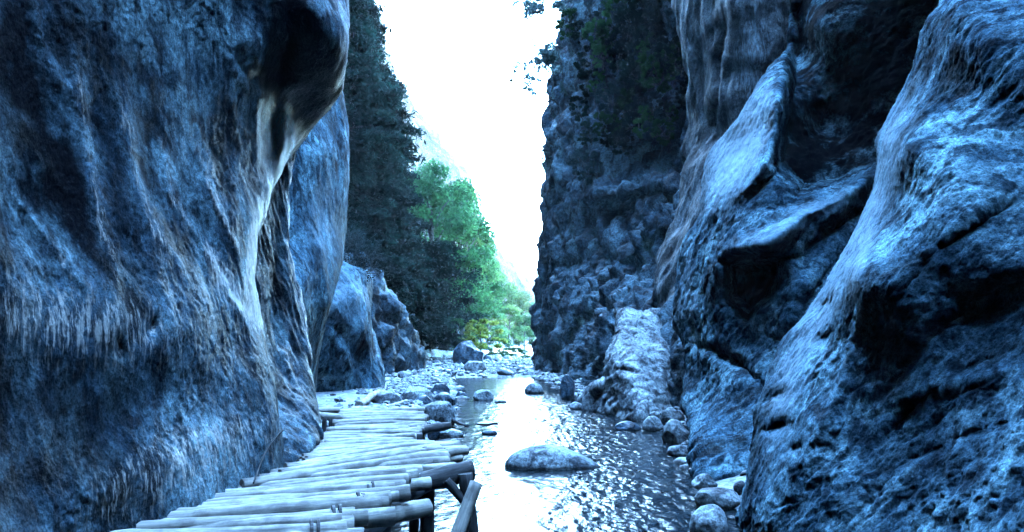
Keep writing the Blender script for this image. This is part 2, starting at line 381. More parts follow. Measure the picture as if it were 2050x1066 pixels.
LEFT1 = [(700, -40), (695, 60), (690, 150), (684, 180), (640, 240), (600, 283), (580, 312), (562, 350), (537, 410), (517, 480), (514, 560), (530, 650), (545, 770), (563, 870), (565, 950), (570, 1200)]
OVER = [(548, -80), (612, -80), (606, 20), (650, 85), (694, 140), (700, 190), (645, 250), (600, 300), (577, 230), (560, 180), (528, 158), (548, 100), (552, 40)]
left_feats = [
    ('b', 620, 60, 60, 60, 0, .15), ('p', OVER, 40, -.35), ('b', 620, 250, 70, 60, 0, -.9), ('b', 560, 130, 30, 50, 0, -.35),
    ('b', 500, 90, 50, 55, 20, .16), ('s', [(455, 100), (480, 140), (505, 160), (525, 150)], 7, -.06, 'asym', 50),
    ('s', [(522, 190), (512, 260), (516, 330)], 10, .08, 'ridge'), ('b', 552, 250, 14, 80, 3, -.22),
    ('s', [(577, 195), (572, 290), (555, 355), (535, 405), (517, 470), (512, 560), (528, 650)], 9, .10, 'ridge'),
    ('s', [(150, 90), (165, 250), (200, 430), (235, 560)], 14, .05, 'ridge'), ('s', [(235, 160), (260, 300), (300, 450), (350, 560)], 14, .05, 'ridge'),
    ('s', [(60, 0), (110, 160), (160, 200)], 12, .04, 'ridge'), ('s', [(380, 280), (420, 380), (470, 500), (500, 620)], 8, .06, 'ridge'),
    ('s', [(320, 270), (345, 400), (400, 480), (450, 580), (520, 700)], 7, .05, 'ridge'), ('s', [(20, 370), (80, 450), (180, 600)], 10, .04, 'ridge'),
    ('b', 120, 640, 260, 130, 8, .12), ('b', 330, 660, 160, 80, 25, .10), ('b', 390, 800, 130, 60, 10, -.08),
    ('b', 230, 960, 160, 60, -25, .12), ('b', 440, 900, 90, 60, -20, .08), ('b', 60, 420, 120, 90, 20, -.10), ('b', 330, 180, 180, 120, 30, .10),
    ('b', 300, 655, 12, 22, 10, -.14), ('b', 235, 690, 8, 14, 0, -.1), ('b', 470, 690, 26, 40, -20, -.12), ('b', 400, 480, 50, 90, -25, -.12),
    ('s', [(490, 680), (520, 760), (545, 840), (560, 920)], 10, .06, 'asym', 50),
]
ctrl1 = [(0, 0, 5.7), (0, 300, 5.5), (0, 600, 5.3), (0, 900, 5.1), (0, 1100, 4.8), (200, 0, 6.9), (200, 400, 6.7), (200, 650, 6.45), (200, 850, 6.3), (200, 1060, 6.05),
         (400, 0, 8.9), (400, 400, 8.8), (400, 650, 8.15), (400, 850, 7.75), (400, 1000, 7.4), (510, 0, 10.2), (500, 400, 10.3), (500, 650, 9.9), (500, 850, 8.9), (500, 960, 8.7),
         (560, 900, 9.6), (560, 200, 11.3), (560, 60, 10.6), (620, 0, 10.6), (690, 0, 12.2), (650, 60, 10.9), (640, 120, 11.0), (690, 150, 11.9), (620, 220, 12.0), (600, 280, 12.6), (-200, 500, 4.2), (-200, 0, 4.5), (-200, 1000, 4.3)]
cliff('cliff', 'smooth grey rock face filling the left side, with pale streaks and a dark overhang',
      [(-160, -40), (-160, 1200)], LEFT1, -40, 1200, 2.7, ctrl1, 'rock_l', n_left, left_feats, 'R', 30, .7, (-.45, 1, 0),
      ((-.5, -3, 0), (-.3, -9, 0), (3, -14, 0), (7, -3, 0)), 80, (-.03, 0), 7, seed=1, stain_and_shading=[
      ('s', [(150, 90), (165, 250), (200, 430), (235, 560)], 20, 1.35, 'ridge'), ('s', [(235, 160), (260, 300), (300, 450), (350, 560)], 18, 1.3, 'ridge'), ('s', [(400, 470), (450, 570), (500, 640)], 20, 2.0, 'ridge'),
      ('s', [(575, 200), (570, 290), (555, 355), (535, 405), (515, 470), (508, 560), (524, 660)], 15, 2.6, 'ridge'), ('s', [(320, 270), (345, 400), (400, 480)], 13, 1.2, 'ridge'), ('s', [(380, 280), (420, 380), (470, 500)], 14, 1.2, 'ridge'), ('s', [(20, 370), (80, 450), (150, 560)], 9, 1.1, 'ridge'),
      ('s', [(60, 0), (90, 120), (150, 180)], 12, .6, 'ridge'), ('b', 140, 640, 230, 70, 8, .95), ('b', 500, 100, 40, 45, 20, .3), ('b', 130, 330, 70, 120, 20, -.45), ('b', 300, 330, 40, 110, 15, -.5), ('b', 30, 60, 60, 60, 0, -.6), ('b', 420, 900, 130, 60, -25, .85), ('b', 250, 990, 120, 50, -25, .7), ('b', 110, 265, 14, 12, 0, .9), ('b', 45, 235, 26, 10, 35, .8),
      ('p', OVER, 26, -3.2), ('b', 220, 260, 330, 300, 20, -.75, 4), ('b', 90, 440, 120, 70, 20, -.35), ('b', 200, 830, 240, 60, -12, -.2), ('b', 20, 130, 60, 120, 0, -.5), ('b', 410, 510, 60, 80, -30, -.5), ('b', 60, 1020, 90, 70, 0, -.5)])  # pale stains with painted glints along streaks; shade painted under the overhang
# --- rib behind it
def n_rib(p):
    q = rot_stretch(p, (0, .25, -1), .25, 1.0)
    return .15 * fbm(p * .7, 3, 11) + .10 * fbm(q * 2.2, 5, 12, .55, True) + .03 * fbm(q * 7, 4, 14)
cliff('rock_rib', 'narrow dark rock rib with pale edge between the big left face and slab',
      [(480, 230), (480, 1100)], [(590, 230), (580, 310), (570, 385), (574, 480), (586, 560), (610, 640), (616, 740), (634, 840), (634, 885), (606, 925), (600, 1100)],
      230, 1100, 2.7, [(480, 300, 13), (590, 300, 16.2), (480, 600, 11.5), (600, 600, 15), (540, 600, 13), (540, 350, 14.6), (620, 800, 13.4), (500, 900, 10), (560, 900, 10.6), (610, 920, 10.8), (600, 1100, 10.8)],
      'rock_l', n_rib, [('b', 545, 560, 24, 170, 0, -.35), ('s', [(578, 310), (571, 385), (576, 480), (588, 560), (611, 640), (618, 740)], 7, .15, 'ridge'),
                        ('s', [(560, 700), (590, 780), (615, 860)], 10, .12, 'ridge'), ('b', 590, 830, 30, 40, 0, .1)], 'R', 14, .4, (-.5, 1, 0), ((-3, -.5, 0),), 16, (-.1, 0), 8, seed=2, stain_and_shading=[('s', [(578, 310), (571, 385), (576, 480), (588, 560), (611, 640), (618, 740)], 6, 1.5, 'ridge'), ('b', 545, 560, 24, 170, 0, -.9)])
# --- leaning slab
cliff('rock_slab', 'tall smooth blue grey rock slab leaning over the walkway, behind the dark overhang',
      [(520, -40), (540, 300), (590, 640), (600, 900), (600, 1000)], [(700, -40), (683, 175), (690, 205), (698, 260), (699, 330), (696, 450), (688, 520), (672, 580), (650, 650), (637, 720), (630, 800), (630, 1000)],
      -40, 1000, 2.7, [(540, 0, 19), (700, 0, 25), (560, 300, 18.6), (695, 260, 24), (640, 300, 20.4), (570, 500, 18), (690, 480, 23), (640, 500, 19.8), (610, 620, 17.6), (660, 620, 20), (610, 720, 19), (640, 750, 21), (600, 900, 18), (630, 900, 20)],
      'rock_r', lambda p: .13 * fbm(p * .35, 3, 21) + .05 * fbm(p * 1.5, 5, 22) + .03 * fbm(rot_stretch(p, (0, .4, -1), .3, 1) * 4, 4, 24),
      [('s', [(600, 270), (640, 300), (672, 328)], 8, -.10, 'ridge'), ('b', 640, 470, 40, 110, 0, .25), ('b', 640, 640, 35, 60, 0, -.5)], 'R', 12, .5, (-.5, 1, 0), ((-6, 0, 0),), 60, (0, 0), 8, seed=3, stain_and_shading=[('s', [(610, 275), (650, 305), (700, 350)], 12, -.8, 'ridge'), ('b', 640, 690, 50, 70, 0, -.7), ('b', 650, 420, 60, 150, 0, .55)])
# --- rounded buttress
def n_but(p):
    return .5 * fbm(p * .3, 3, 31) + .16 * fbm(rot_stretch(p, (.3, .5, -1), .4, 1) * 1.1, 5, 32, .55, True) + .05 * fbm(p * 3, 4, 34)
cliff('rock_buttress', 'pale blue rounded rock buttress at the far end of the log walkway',
      [(600, 500), (610, 900)], [(650, 500), (690, 533), (735, 548), (742, 600), (745, 640), (760, 700), (768, 740), (774, 800), (775, 900)],
      500, 900, 2.5, [(620, 540, 31), (690, 535, 33), (740, 560, 36), (640, 700, 30), (700, 640, 31), (700, 750, 31.5), (740, 700, 33), (760, 800, 34), (650, 800, 31), (700, 880, 32)],
      'rock_r', n_but, [('s', [(650, 640), (700, 690), (745, 780)], 9, -.45, 'asym', 40), ('b', 690, 600, 40, 40, 0, .5), ('b', 665, 700, 10, 50, 10, -.5), ('b', 735, 740, 25, 40, 0, -.4)], 'R', 30, 2.2, (-.4, 1, 0), ((-6, -1, 0),), 5, (-.6, .6), 8, seed=4, stain_and_shading=[('b', 690, 600, 60, 90, -20, .6)])
def rough(sc, a, s):
    def f(p):
        q = rot_stretch(p, (.35, .2, -1), .55, 1.0); wv = fbm(p * .35, 3, s)[..., None] * 1.5
        d1, d2 = worley((q + wv) * sc, s); e1, e2 = worley((q + wv) * sc * 2.6 + 5, s + 1)
        return a * ((.9 - d1) * 1.0 + .35 * np.minimum(d2 - d1, .3) + .38 * (.8 - e1)) + a * .3 * fbm(p * 1.4 * sc * 2, 5, s + 4, .6) - a * .5
    return f
cliff('rock_outcrop', 'dark broken rock outcrop sloping down to the gravel below the conifers',
      [(690, 520), (700, 900)], [(735, 545), (790, 590), (806, 622), (812, 650), (838, 690), (846, 715), (845, 745), (845, 900)],
      540, 860, 2.5, [(700, 560, 46), (740, 560, 48), (800, 620, 52), (760, 680, 47), (830, 700, 55), (780, 740, 50), (845, 740, 56), (700, 740, 44), (780, 850, 50)],
      'rock_f', rough(.55, 1.1, 41), [('s', [(750, 560), (800, 625), (845, 720)], 12, .7, 'ridge')], 'R', 22, 2.5, (-.3, 1, 0), ((-8, 0, 0),), 7, (-.6, .8), 10, seed=5)

# --- right near face
def n_right(p):
    q = rot_stretch(p, (.5, -.5, 1), .6, 1.0); wv = fbm(p * .8, 3, 71)[..., None] * .6
    m2 = np.clip(fbm(p * .8 + 9, 3, 59) * 2.2 + .5, 0.1, 1)
    return .10 * fbm(p * .7, 3, 51) + .07 * fbm((q + wv * .5) * 1.8, 4, 52, .6, True) + .06 * fbm((q + wv * .5) * 4.0, 5, 53, .7) + pits(q + wv * .2, 4.5, .028, 56) * m2 + .03 * fbm(q * 9, 4, 57, .7)
R1 = [(1905, -40), (1880, 15), (1850, 60), (1835, 130), (1800, 200), (1762, 275), (1757, 370), (1725, 440), (1688, 510), (1640, 600), (1600, 652), (1562, 692), (1535, 760), (1514, 820), (1515, 890), (1500, 960), (1480, 1060), (1476, 1200)]
RIDGE = [(1915, 0), (1885, 120), (1850, 230), (1820, 300), (1775, 370), (1745, 450), (1722, 560), (1728, 640), (1700, 740), (1650, 850), (1600, 930), (1550, 1010), (1540, 1066)]
right_feats = [('s', RIDGE[::-1], 45, .24, 'fold', 45), ('s', [(2060, 150), (1960, 250), (1890, 300), (1840, 380)], 9, -.05, 'ridge'), ('s', [(2060, 395), (1960, 455), (1880, 500), (1800, 600)], 9, -.07, 'ridge'), ('s', [(2060, 560), (1980, 590), (1860, 680), (1780, 800)], 10, -.06, 'ridge'), ('s', [(2060, 700), (1960, 730), (1850, 800), (1760, 900)], 10, -.05, 'ridge'), ('s', [(2060, 830), (1950, 880), (1830, 930), (1700, 1050)], 10, -.05, 'ridge'), ('s', [(2060, 60), (1960, 260), (1900, 420), (1870, 560)], 120, .05, 'fold', 90), ('s', [(2050, 480), (1930, 600), (1830, 760), (1740, 980)], 90, .05, 'fold', 110),
    ('s', [(1830, 190), (1800, 290), (1765, 350)], 16, -.22, 'ridge'), ('b', 1640, 620, 30, 14, -40, -.2), ('b', 1655, 680, 26, 12, -50, -.2), ('b', 1560, 800, 34, 14, -20, -.2), ('b', 1560, 860, 34, 14, -15, -.25),
    ('b', 1600, 900, 20, 14, -30, -.18), ('b', 1690, 560, 18, 18, 0, -.15), ('b', 1665, 600, 24, 10, -35, -.12), ('b', 1735, 545, 10, 30, 10, -.14), ('b', 1720, 690, 10, 18, 0, -.14),
    ('s', [(1830, 540), (1900, 470), (1960, 420), (2050, 330)], 22, .14, 'asym', 70), ('s', [(1760, 760), (1850, 640), (1950, 560), (2060, 520)], 25, .14, 'asym', 90),
    ('b', 1960, 840, 150, 90, -25, -.12), ('b', 2040, 620, 110, 60, -20, -.22), ('s', [(1910, 90), (1960, 60), (2050, 40)], 16, -.16, 'asym', 40), ('b', 1980, 200, 110, 90, -30, .12),
    ('b', 1800, 900, 120, 60, -30, -.15), ('s', [(1800, 800), (1900, 770), (2010, 760)], 14, .08, 'ridge'), ('b', 1660, 980, 60, 60, 0, .1)]
ctrlr = [(1480, 1060, 10.6), (1515, 850, 11.1), (1600, 650, 11.7), (1690, 510, 12.2), (1757, 350, 12.6), (1800, 200, 13.2), (1905, -30, 14.2),
         (1545, 1050, 9.3), (1640, 860, 9.2), (1728, 640, 9.2), (1722, 540, 9.3), (1820, 300, 9.9), (1915, 0, 11.6), (2050, 0, 10.5), (2050, 300, 8.7), (1950, 200, 9.9), (1900, 600, 8.15), (2050, 600, 7.3), (1800, 850, 8.2), (2050, 850, 6.5), (1900, 1060, 6.9), (2050, 1060, 5.8), (1700, 1060, 8.1), (2300, 500, 5.9), (2300, 1000, 5.1), (2300, 0, 7.6)]
cliff('cliff', 'leaning blue rock face filling the right side, a long pale ridge down its edge', R1, [(2240, -40), (2240, 1200)],
      -40, 1200, 2.7, ctrlr, 'rock_r', n_right, right_feats, 'L', 16, .5, (.5, 1, 0), ((.4, -3, 0), (0, -9, 0), (-2, -14, 0), (-7, -3, 0)), 40, (.2, 0), 12, seed=6, calm=[('s', [(1850, 120), (1765, 330), (1690, 570), (1600, 720), (1560, 860), (1520, 1000)], 50, .5, 'ridge')], stain_and_shading=[('s', [(1850, 120), (1790, 260), (1740, 440), (1650, 620), (1590, 740), (1560, 860), (1520, 960)], 44, .72, 'ridge'), ('b', 1960, 870, 170, 80, -25, -.4), ('b', 1930, 620, 150, 400, 20, -.32, 4), ('s', [(1745, 450), (1722, 560), (1728, 640), (1700, 740), (1650, 850)], 14, .35, 'ridge')])  # lit facet beside the ridge is painted paler
# --- middle right buttress
R2 = [(1592, -40), (1586, 20), (1581, 98), (1540, 140), (1505, 190), (1478, 240), (1440, 285), (1415, 330), (1408, 400), (1400, 440), (1372, 490), (1358, 540), (1350, 600), (1352, 650), (1375, 700), (1376, 780), (1382, 860), (1388, 920), (1396, 965), (1400, 1100)]
def n_mid(p):
    q = rot_stretch(p, (.6, -.3, 1), .65, 1.0); wv = fbm(p * .5, 3, 81)[..., None]
    return .20 * fbm(p * .4, 3, 81) + .16 * fbm((q + wv * .5) * 1.1, 5, 82, .62, True) + .05 * fbm(p * 4, 4, 83, .7) + pits(q, 3.2, .035, 86) + .035 * fbm(q * 6, 4, 87, .7)
CAVE = [(1594, -80), (1588, 60), (1574, 180), (1560, 260), (1552, 330), (1600, 388), (1680, 372), (1770, 330), (1930, -80)]
SQ = [(1452, 528), (1500, 512), (1562, 518), (1566, 560), (1545, 602), (1500, 640), (1462, 600)]
mid_feats = [('s', [(1584, 90), (1566, 180), (1553, 260), (1540, 325), (1500, 370), (1450, 430)][::-1], 26, .9, 'fold', 60),
    ('p', CAVE, 16, -3.6), ('b', 1530, 265, 10, 40, 10, -.3),
    ('s', [(1460, 505), (1530, 490), (1600, 440), (1680, 400), (1750, 355)], 50, 1.1, 'fold', 40),
    ('p', SQ, 16, -3.0), ('b', 1500, 700, 90, 60, 0, -.6), ('s', [(1455, 510), (1420, 590), (1385, 650)], 22, .5, 'ridge'),
    ('s', [(1560, 520), (1600, 560), (1570, 680)], 18, .3, 'ridge'), ('b', 1480, 820, 70, 110, 0, -.5), ('s', [(1460, 690), (1440, 620), (1460, 560)], 12, .15, 'ridge'),
    ('b', 1395, 470, 26, 50, 20, .3), ('s', [(1570, 520), (1640, 450), (1700, 400)], 12, .25, 'ridge'), ('s', [(1590, 600), (1650, 520), (1720, 440)], 14, .25, 'ridge'),
    ('s', [(1380, 640), (1400, 690), (1480, 730), (1540, 790)], 14, -.4, 'ridge'), ('b', 1490, 205, 20, 12, -50, -.2), ('b', 1475, 310, 20, 9, -30, -.14), ('b', 1450, 350, 16, 8, -30, -.12)]
ctrlm = [(1396, 960, 14.4), (1376, 740, 22), (1355, 600, 24), (1400, 430, 25), (1450, 280, 25), (1581, 90, 26), (1590, -30, 26.5), (1562, 200, 20), (1540, 330, 19), (1450, 430, 20.5), (1460, 520, 18.6), (1540, 500, 17.6),
         (1640, 420, 18.2), (1740, 340, 18.4), (1640, 250, 21), (1740, 200, 19.8), (1640, 50, 21), (1750, 30, 20), (1850, 0, 19.5), (1850, 200, 18.5), (1500, 600, 18), (1600, 600, 17), (1420, 700, 19), (1500, 750, 16.5), (1600, 750, 16), (1450, 900, 14.6), (1520, 920, 14), (1600, 1000, 13.5), (1450, 1080, 14.3), (1400, 1080, 14.6), (1750, 500, 17.5)]
cliff('rock_buttress', 'dark hollowed buttress with a square black recess, just behind the right rock face', R2, [(1960, -40), (1860, 300), (1820, 450), (1700, 700), (1640, 800), (1640, 1100)],
      -40, 1100, 2.7, ctrlm, 'rock_r', n_mid, mid_feats, 'L', 14, .6, (.5, 1, 0), ((6, 0, 0),), 44, (.14, 0), 9, seed=7, shade_brow=4, calm=[('b', 1490, 290, 60, 150, 32, .6)], stain_and_shading=[('b', 1490, 290, 58, 150, 32, 1.2), ('s', [(1460, 500), (1530, 485), (1600, 435), (1680, 395), (1750, 350)], 22, .7, 'ridge'), ('s', [(1370, 520), (1385, 580), (1360, 640)], 22, .6, 'ridge'), ('p', CAVE, 40, -1.5), ('b', 1500, 760, 110, 70, 0, -.5), ('p', SQ, 30, -1.2), ('b', 1600, 680, 60, 60, 0, -.3)])  # lit facet and ledge painted pale, hollow and square recess painted dark as shade
# --- column wall
def n_col(p):
    q = rot_stretch(p, (.1, 0, 1), .18, 1.0); wv = fbm(p * .3, 3, 91)[..., None] * .8
    return .5 * fbm(p * .3, 3, 91) + .42 * fbm((q + wv) * .45, 4, 92, .5, True) + .08 * fbm((q + wv) * 1.6, 5, 93, .6)
cliff('rock_column', 'tall brownish fluted rock column between the hollowed buttress and the shrubby far cliff',
      [(1362, -40), (1365, 60), (1382, 160), (1388, 260), (1382, 340), (1372, 400), (1345, 470), (1325, 520), (1330, 560), (1330, 620), (1318, 700), (1330, 760), (1340, 830), (1350, 1000)],
      [(1680, -40), (1640, 200), (1560, 400), (1500, 600), (1500, 1000)],
      -40, 1000, 2.7, [(1365, 0, 37), (1388, 250, 37), (1340, 480, 35), (1330, 700, 30), (1345, 900, 25), (1440, 0, 32), (1500, 0, 30), (1460, 200, 31.5), (1420, 350, 32), (1560, 0, 31), (1520, 150, 31), (1400, 500, 30), (1420, 800, 24), (1480, 900, 22), (1620, 0, 30), (1600, 300, 30)],
      'rock_c', n_col, [('b', 1510, 90, 26, 150, 6, .8), ('b', 1450, 200, 14, 200, 4, -.7), ('b', 1570, 60, 16, 100, 0, -.9), ('s', [(1368, 10), (1385, 120), (1392, 240)], 8, .5, 'ridge'), ('b', 1345, 620, 18, 90, 0, .7), ('b', 1360, 740, 16, 60, 0, -.3)],
      'L', 14, .8, (.5, 1, 0), ((6, 0, 0),), 46, (-.05, 0), 10, seed=8, stain_and_shading=[('b', 1510, 90, 22, 130, 6, .6), ('b', 1430, 200, 30, 200, 4, -.5), ('b', 1340, 640, 16, 80, 0, .3)])
# --- far right cliff
RF = [(1128, -40), (1126, 60), (1118, 100), (1110, 135), (1100, 180), (1098, 250), (1096, 330), (1090, 380), (1088, 450), (1082, 520), (1080, 580), (1072, 620), (1074, 680), (1072, 720), (1085, 755), (1088, 1000)]
far_feats = [('s', [(1130, 130), (1180, 110), (1210, 160)], 14, 1.0, 'ridge'), ('b', 1290, 250, 80, 150, 0, -4.0), ('s', [(1165, 410), (1220, 380), (1330, 365), (1370, 390)], 14, 2.2, 'asym', 20), ('b', 1240, 430, 50, 35, 0, -2.4),
    ('s', [(1250, 520), (1290, 470), (1340, 430)], 16, 1.8, 'ridge'), ('b', 1265, 520, 26, 40, 0, -1.5), ('s', [(1120, 740), (1140, 640), (1180, 590)], 18, 1.8, 'ridge'), ('s', [(1190, 740), (1230, 640), (1290, 580)], 20, 2.0, 'ridge'),
    ('b', 1160, 660, 22, 60, 25, -2), ('b', 1200, 540, 40, 60, 20, -1.4), ('s', [(1240, 700), (1290, 640), (1330, 570)], 14, 1.4, 'ridge'), ('b', 1320, 620, 18, 40, 15, -1.4), ('b', 1105, 500, 12, 130, 0, .7),
    ('s', [(1135, 400), (1130, 560), (1120, 640)], 8, -.9, 'ridge'), ('b', 1090, 660, 10, 30, 0, .6), ('b', 1200, 250, 30, 30, 0, 1.0), ('b', 1180, 300, 24, 24, 0, .8)]
farf = cliff('cliff', 'far shadowed right cliff, broken and dotted with dark shrubs, its edge against the bright sky', RF, [(1440, -40), (1440, 500), (1390, 700), (1390, 1000)],
      -40, 1000, 2.5, [(1128, 0, 62), (1100, 200, 64), (1090, 450, 62), (1075, 650, 61), (1086, 750, 60), (1180, 0, 54), (1180, 250, 52), (1180, 500, 50), (1180, 740, 41), (1280, 0, 48), (1280, 300, 46), (1260, 420, 43), (1280, 560, 38), (1260, 740, 31), (1360, 0, 42), (1360, 300, 41), (1340, 500, 36), (1340, 740, 27), (1180, 820, 38), (1300, 860, 27), (1120, 780, 50), (1390, 900, 25)],
      'rock_f', rough(.62, 1.1, 101), far_feats, 'L', 16, 3.0, (.35, 1, 0), ((5, -3, 0),), 60, (-.02, 0), 12, seed=9, foot=-2, stain_and_shading=[('b', 1300, 230, 90, 190, 0, -.8), ('b', 1240, 430, 50, 35, 0, -.7)])[1]
# --- pale boulder buttress at foot of far cliff
cliff('boulder', 'huge pale rounded boulder against the foot of the right cliff, beside the stream',
      [(1232, 640), (1230, 676), (1222, 690), (1212, 720), (1212, 760), (1180, 775), (1168, 800), (1168, 830), (1170, 900)], [(1315, 640), (1315, 676), (1325, 690), (1326, 720), (1330, 760), (1340, 830), (1345, 900)],
      672, 880, 2.2, [(1255, 680, 28), (1300, 685, 28), (1240, 730, 26.6), (1280, 760, 25.4), (1320, 740, 26.5), (1180, 800, 28.5), (1220, 800, 27), (1270, 830, 24.6), (1335, 830, 25.2), (1280, 870, 24.4), (1180, 860, 28)],
      'stone', lambda p: .35 * fbm(p * .5, 4, 111) + .14 * fbm(p * 1.6, 5, 112, .6, True) + pits(p, 2, .06, 113), [('s', [(1222, 735), (1215, 780), (1190, 815)], 9, -.5, 'ridge'), ('s', [(1235, 740), (1280, 750), (1320, 745)], 7, -.2, 'ridge'), ('b', 1280, 710, 20, 18, 0, .3)],
      'L', 18, 1.4, (.5, 1, 0), ((1.0, 1.5, 0), (1, 3, 0)), 3.0, (.2, 1.5), 6, cat='boulder', seed=10)

# --- wooded hillside and mountain
cliff('hillside', None, [(600, -40), (600, 900)], [(715, -40), (728, 40), (745, 150), (765, 260), (785, 340), (820, 420), (870, 520), (930, 600), (990, 660), (1060, 700), (1075, 720), (1076, 900)],
      -40, 800, 4, [(640, 0, 80), (720, 0, 95), (700, 300, 78), (780, 340, 98), (700, 600, 66), (800, 600, 84), (900, 600, 115), (800, 700, 74), (900, 690, 100), (1000, 680, 140), (1060, 710, 160), (700, 740, 60), (850, 800, 76)],
      M['rock_f'], lambda p: 1.6 * fbm(p * .12, 4, 121) + .5 * fbm(p * .6, 4, 122), [], 'R', 20, 6, (-.1, 1, 0), ((7, -28, 0), (3, -26, 0)), 150, (-.12, .2), 12, kind='structure', seed=11, foot=-2)  # unseen upper part and side wall added to block the sun
cliff('mountain', None, [(560, -40), (560, 900)], [(700, -40), (735, 40), (757, 110), (770, 160), (795, 205), (820, 245), (850, 268), (872, 305), (905, 335), (925, 385), (938, 410), (950, 450), (975, 490), (1000, 530), (1040, 562), (1072, 600), (1110, 640), (1180, 690), (1200, 720), (1200, 900)],
      -40, 760, 4, [(640, 0, 190), (720, 0, 200), (700, 300, 180), (860, 300, 225), (700, 600, 165), (900, 600, 205), (1000, 560, 250), (1060, 650, 250), (1180, 700, 290), (800, 720, 160), (1000, 720, 190)],
      M['rock_h'], lambda p: 5 * fbm(p * .035, 5, 131, .55, True) + 1.6 * fbm(p * .2, 4, 132), [], 'R', 30, 40, (-.3, 3, 0), ((-60, -20, 0),), 150, (-.5, .6), 16, kind='structure', seed=12, foot=-3)
#NEXT
# ------------------------------------------------------------------ ground, stream
XL = ([-40, 0, 10, 17, 24, 34, 46, 54, 60], [-3, -2.6, -2.3, -2.1, -1.8, -2.3, -3.5, -4.2, -4.5])
XR = ([-40, 0, 10, 14, 22, 31, 44, 52, 60], [3, 2.9, 3.0, 3.35, 4.2, 3.2, 2.3, 1.8, 1.6])
def gz(X, Y):
    X = np.asarray(X, float); Y = np.asarray(Y, float)
    xl = np.interp(Y, *XL); xr = np.interp(Y, *XR)
    out = np.maximum(xl - X, X - xr)
    z = np.where(out > 0, .42 * (1 - np.exp(-np.maximum(out, 0) * .9)) + .02 * np.maximum(out, 0), -.45 * (1 - np.exp(np.minimum(out, 0) * 1.6)))
    k = np.clip((Y - 51) / 6, 0, 1); k = k * k * (3 - 2 * k)
    far = .18 + .016 * np.maximum(Y - 56, 0) + .02 * np.maximum(np.abs(X + 1) - 6, 0) * np.clip((Y - 60) / 20, 0, 1)
    z = z * (1 - k) + np.maximum(far, z) * k
    p = np.stack([X, Y, 0 * X], -1)
    amp = np.where(out > 0, .06, .03) + .08 * k
    return z + amp * fbm(p * .9, 4, 201) + np.where(Y > 55, .25 * fbm(p * .12, 3, 203), 0)
ys = np.unique(np.r_[np.linspace(-40, 4, 12), np.linspace(4, 60, 330), np.linspace(60, 130, 160), np.geomspace(130, 3000, 50)])
xs = np.unique(np.r_[-np.geomspace(14, 2000, 26), np.linspace(-14, 12, 170), np.geomspace(12, 2000, 26)])
gx, gy = np.meshgrid(xs, ys)
ground_me = npmesh('ground', np.stack([gx, gy, gz(gx, gy)], -1), gridfaces(len(ys), len(xs))[:, ::-1])
m, nt, bs = mat_new('gravel_ground'); M['ground'] = m
p0 = mapping(nt)
vo = nt.nodes.new('ShaderNodeTexVoronoi'); nt.links.new(p0, vo.inputs['Vector']); vo.inputs['Scale'].default_value = 7
c = ramp(nt, vo.outputs['Color'], [(.2, (.18, .22, .26)), (.5, (.34, .40, .45)), (.85, (.55, .62, .66))])
c = mix(nt, .5, c, ramp(nt, nz(nt, p0, .6, 5, .6), [(.35, (.5, .5, .5)), (.65, (1.2, 1.2, 1.2))]), 'MULTIPLY')
nt.links.new(c, bs.inputs['Base Color']); bs.inputs['Roughness'].default_value = .8
nt.links.new(bump(nt, vo.outputs['Distance'], .9, -.05), bs.inputs['Normal'])
tag(link('ground', ground_me, m), kind='structure')

wy = np.unique(np.r_[np.linspace(-30, 7, 20), np.geomspace(7, 58, 620)]); wx = np.linspace(-5.5, 5.5, 300)
gx, gy = np.meshgrid(wx, wy)
wp = np.stack([gx, gy * .55, 0 * gx], -1)
# broken water over the shallow bed along the right shore, calm pool on the left
side = np.clip((gx - (-.35 + .012 * (gy - 8) ** 1.2 * (gy > 8) - .25 * np.clip((13 - gy) / 6, 0, 1))) / 1.3 + .5 * fbm(wp * .5, 3, 211), 0, 1)
side = np.clip(side * 1.2, 0, 1) * np.clip((44 - gy) / 14, 0, 1)
wz = side * (.048 * fbm(wp * 2.2, 3, 213) + .026 * fbm(wp * 6.2, 3, 214, .6, True)) + .022 * fbm(wp * 3, 3, 215)
water_me = npmesh('water', np.stack([gx, gy, wz], -1), gridfaces(len(wy), len(wx))[:, ::-1])
m, nt, bs = mat_new('stream_water'); M['water'] = m
bs.inputs['Base Color'].default_value = (.012, .02, .026, 1); bs.inputs['Roughness'].default_value = .10; bs.inputs['IOR'].default_value = 1.36
bs.inputs['Specular IOR Level'].default_value = .55
at = nt.nodes.new('ShaderNodeAttribute'); at.attribute_name = 'ripple'
pw = mapping(nt, (1, .6, 1))
b = nt.nodes.new('ShaderNodeBump'); nt.links.new(nz(nt, pw, 9, 4, .6, .4), b.inputs['Height']); b.inputs['Distance'].default_value = .028
rm = nt.nodes.new('ShaderNodeMapRange'); nt.links.new(at.outputs['Fac'], rm.inputs[0]); rm.inputs[1].default_value = .3; rm.inputs[3].default_value = .12; rm.inputs[4].default_value = .025; nt.links.new(rm.outputs[0], bs.inputs['Roughness'])
nt.links.new(at.outputs['Fac'], b.inputs['Strength']); nt.links.new(b.outputs[0], bs.inputs['Normal'])
a = water_me.attributes.new('ripple', 'FLOAT', 'POINT'); a.data.foreach_set('value', (.3 + .7 * side).astype(np.float32).ravel())
tag(link('water', water_me, m), kind='structure')

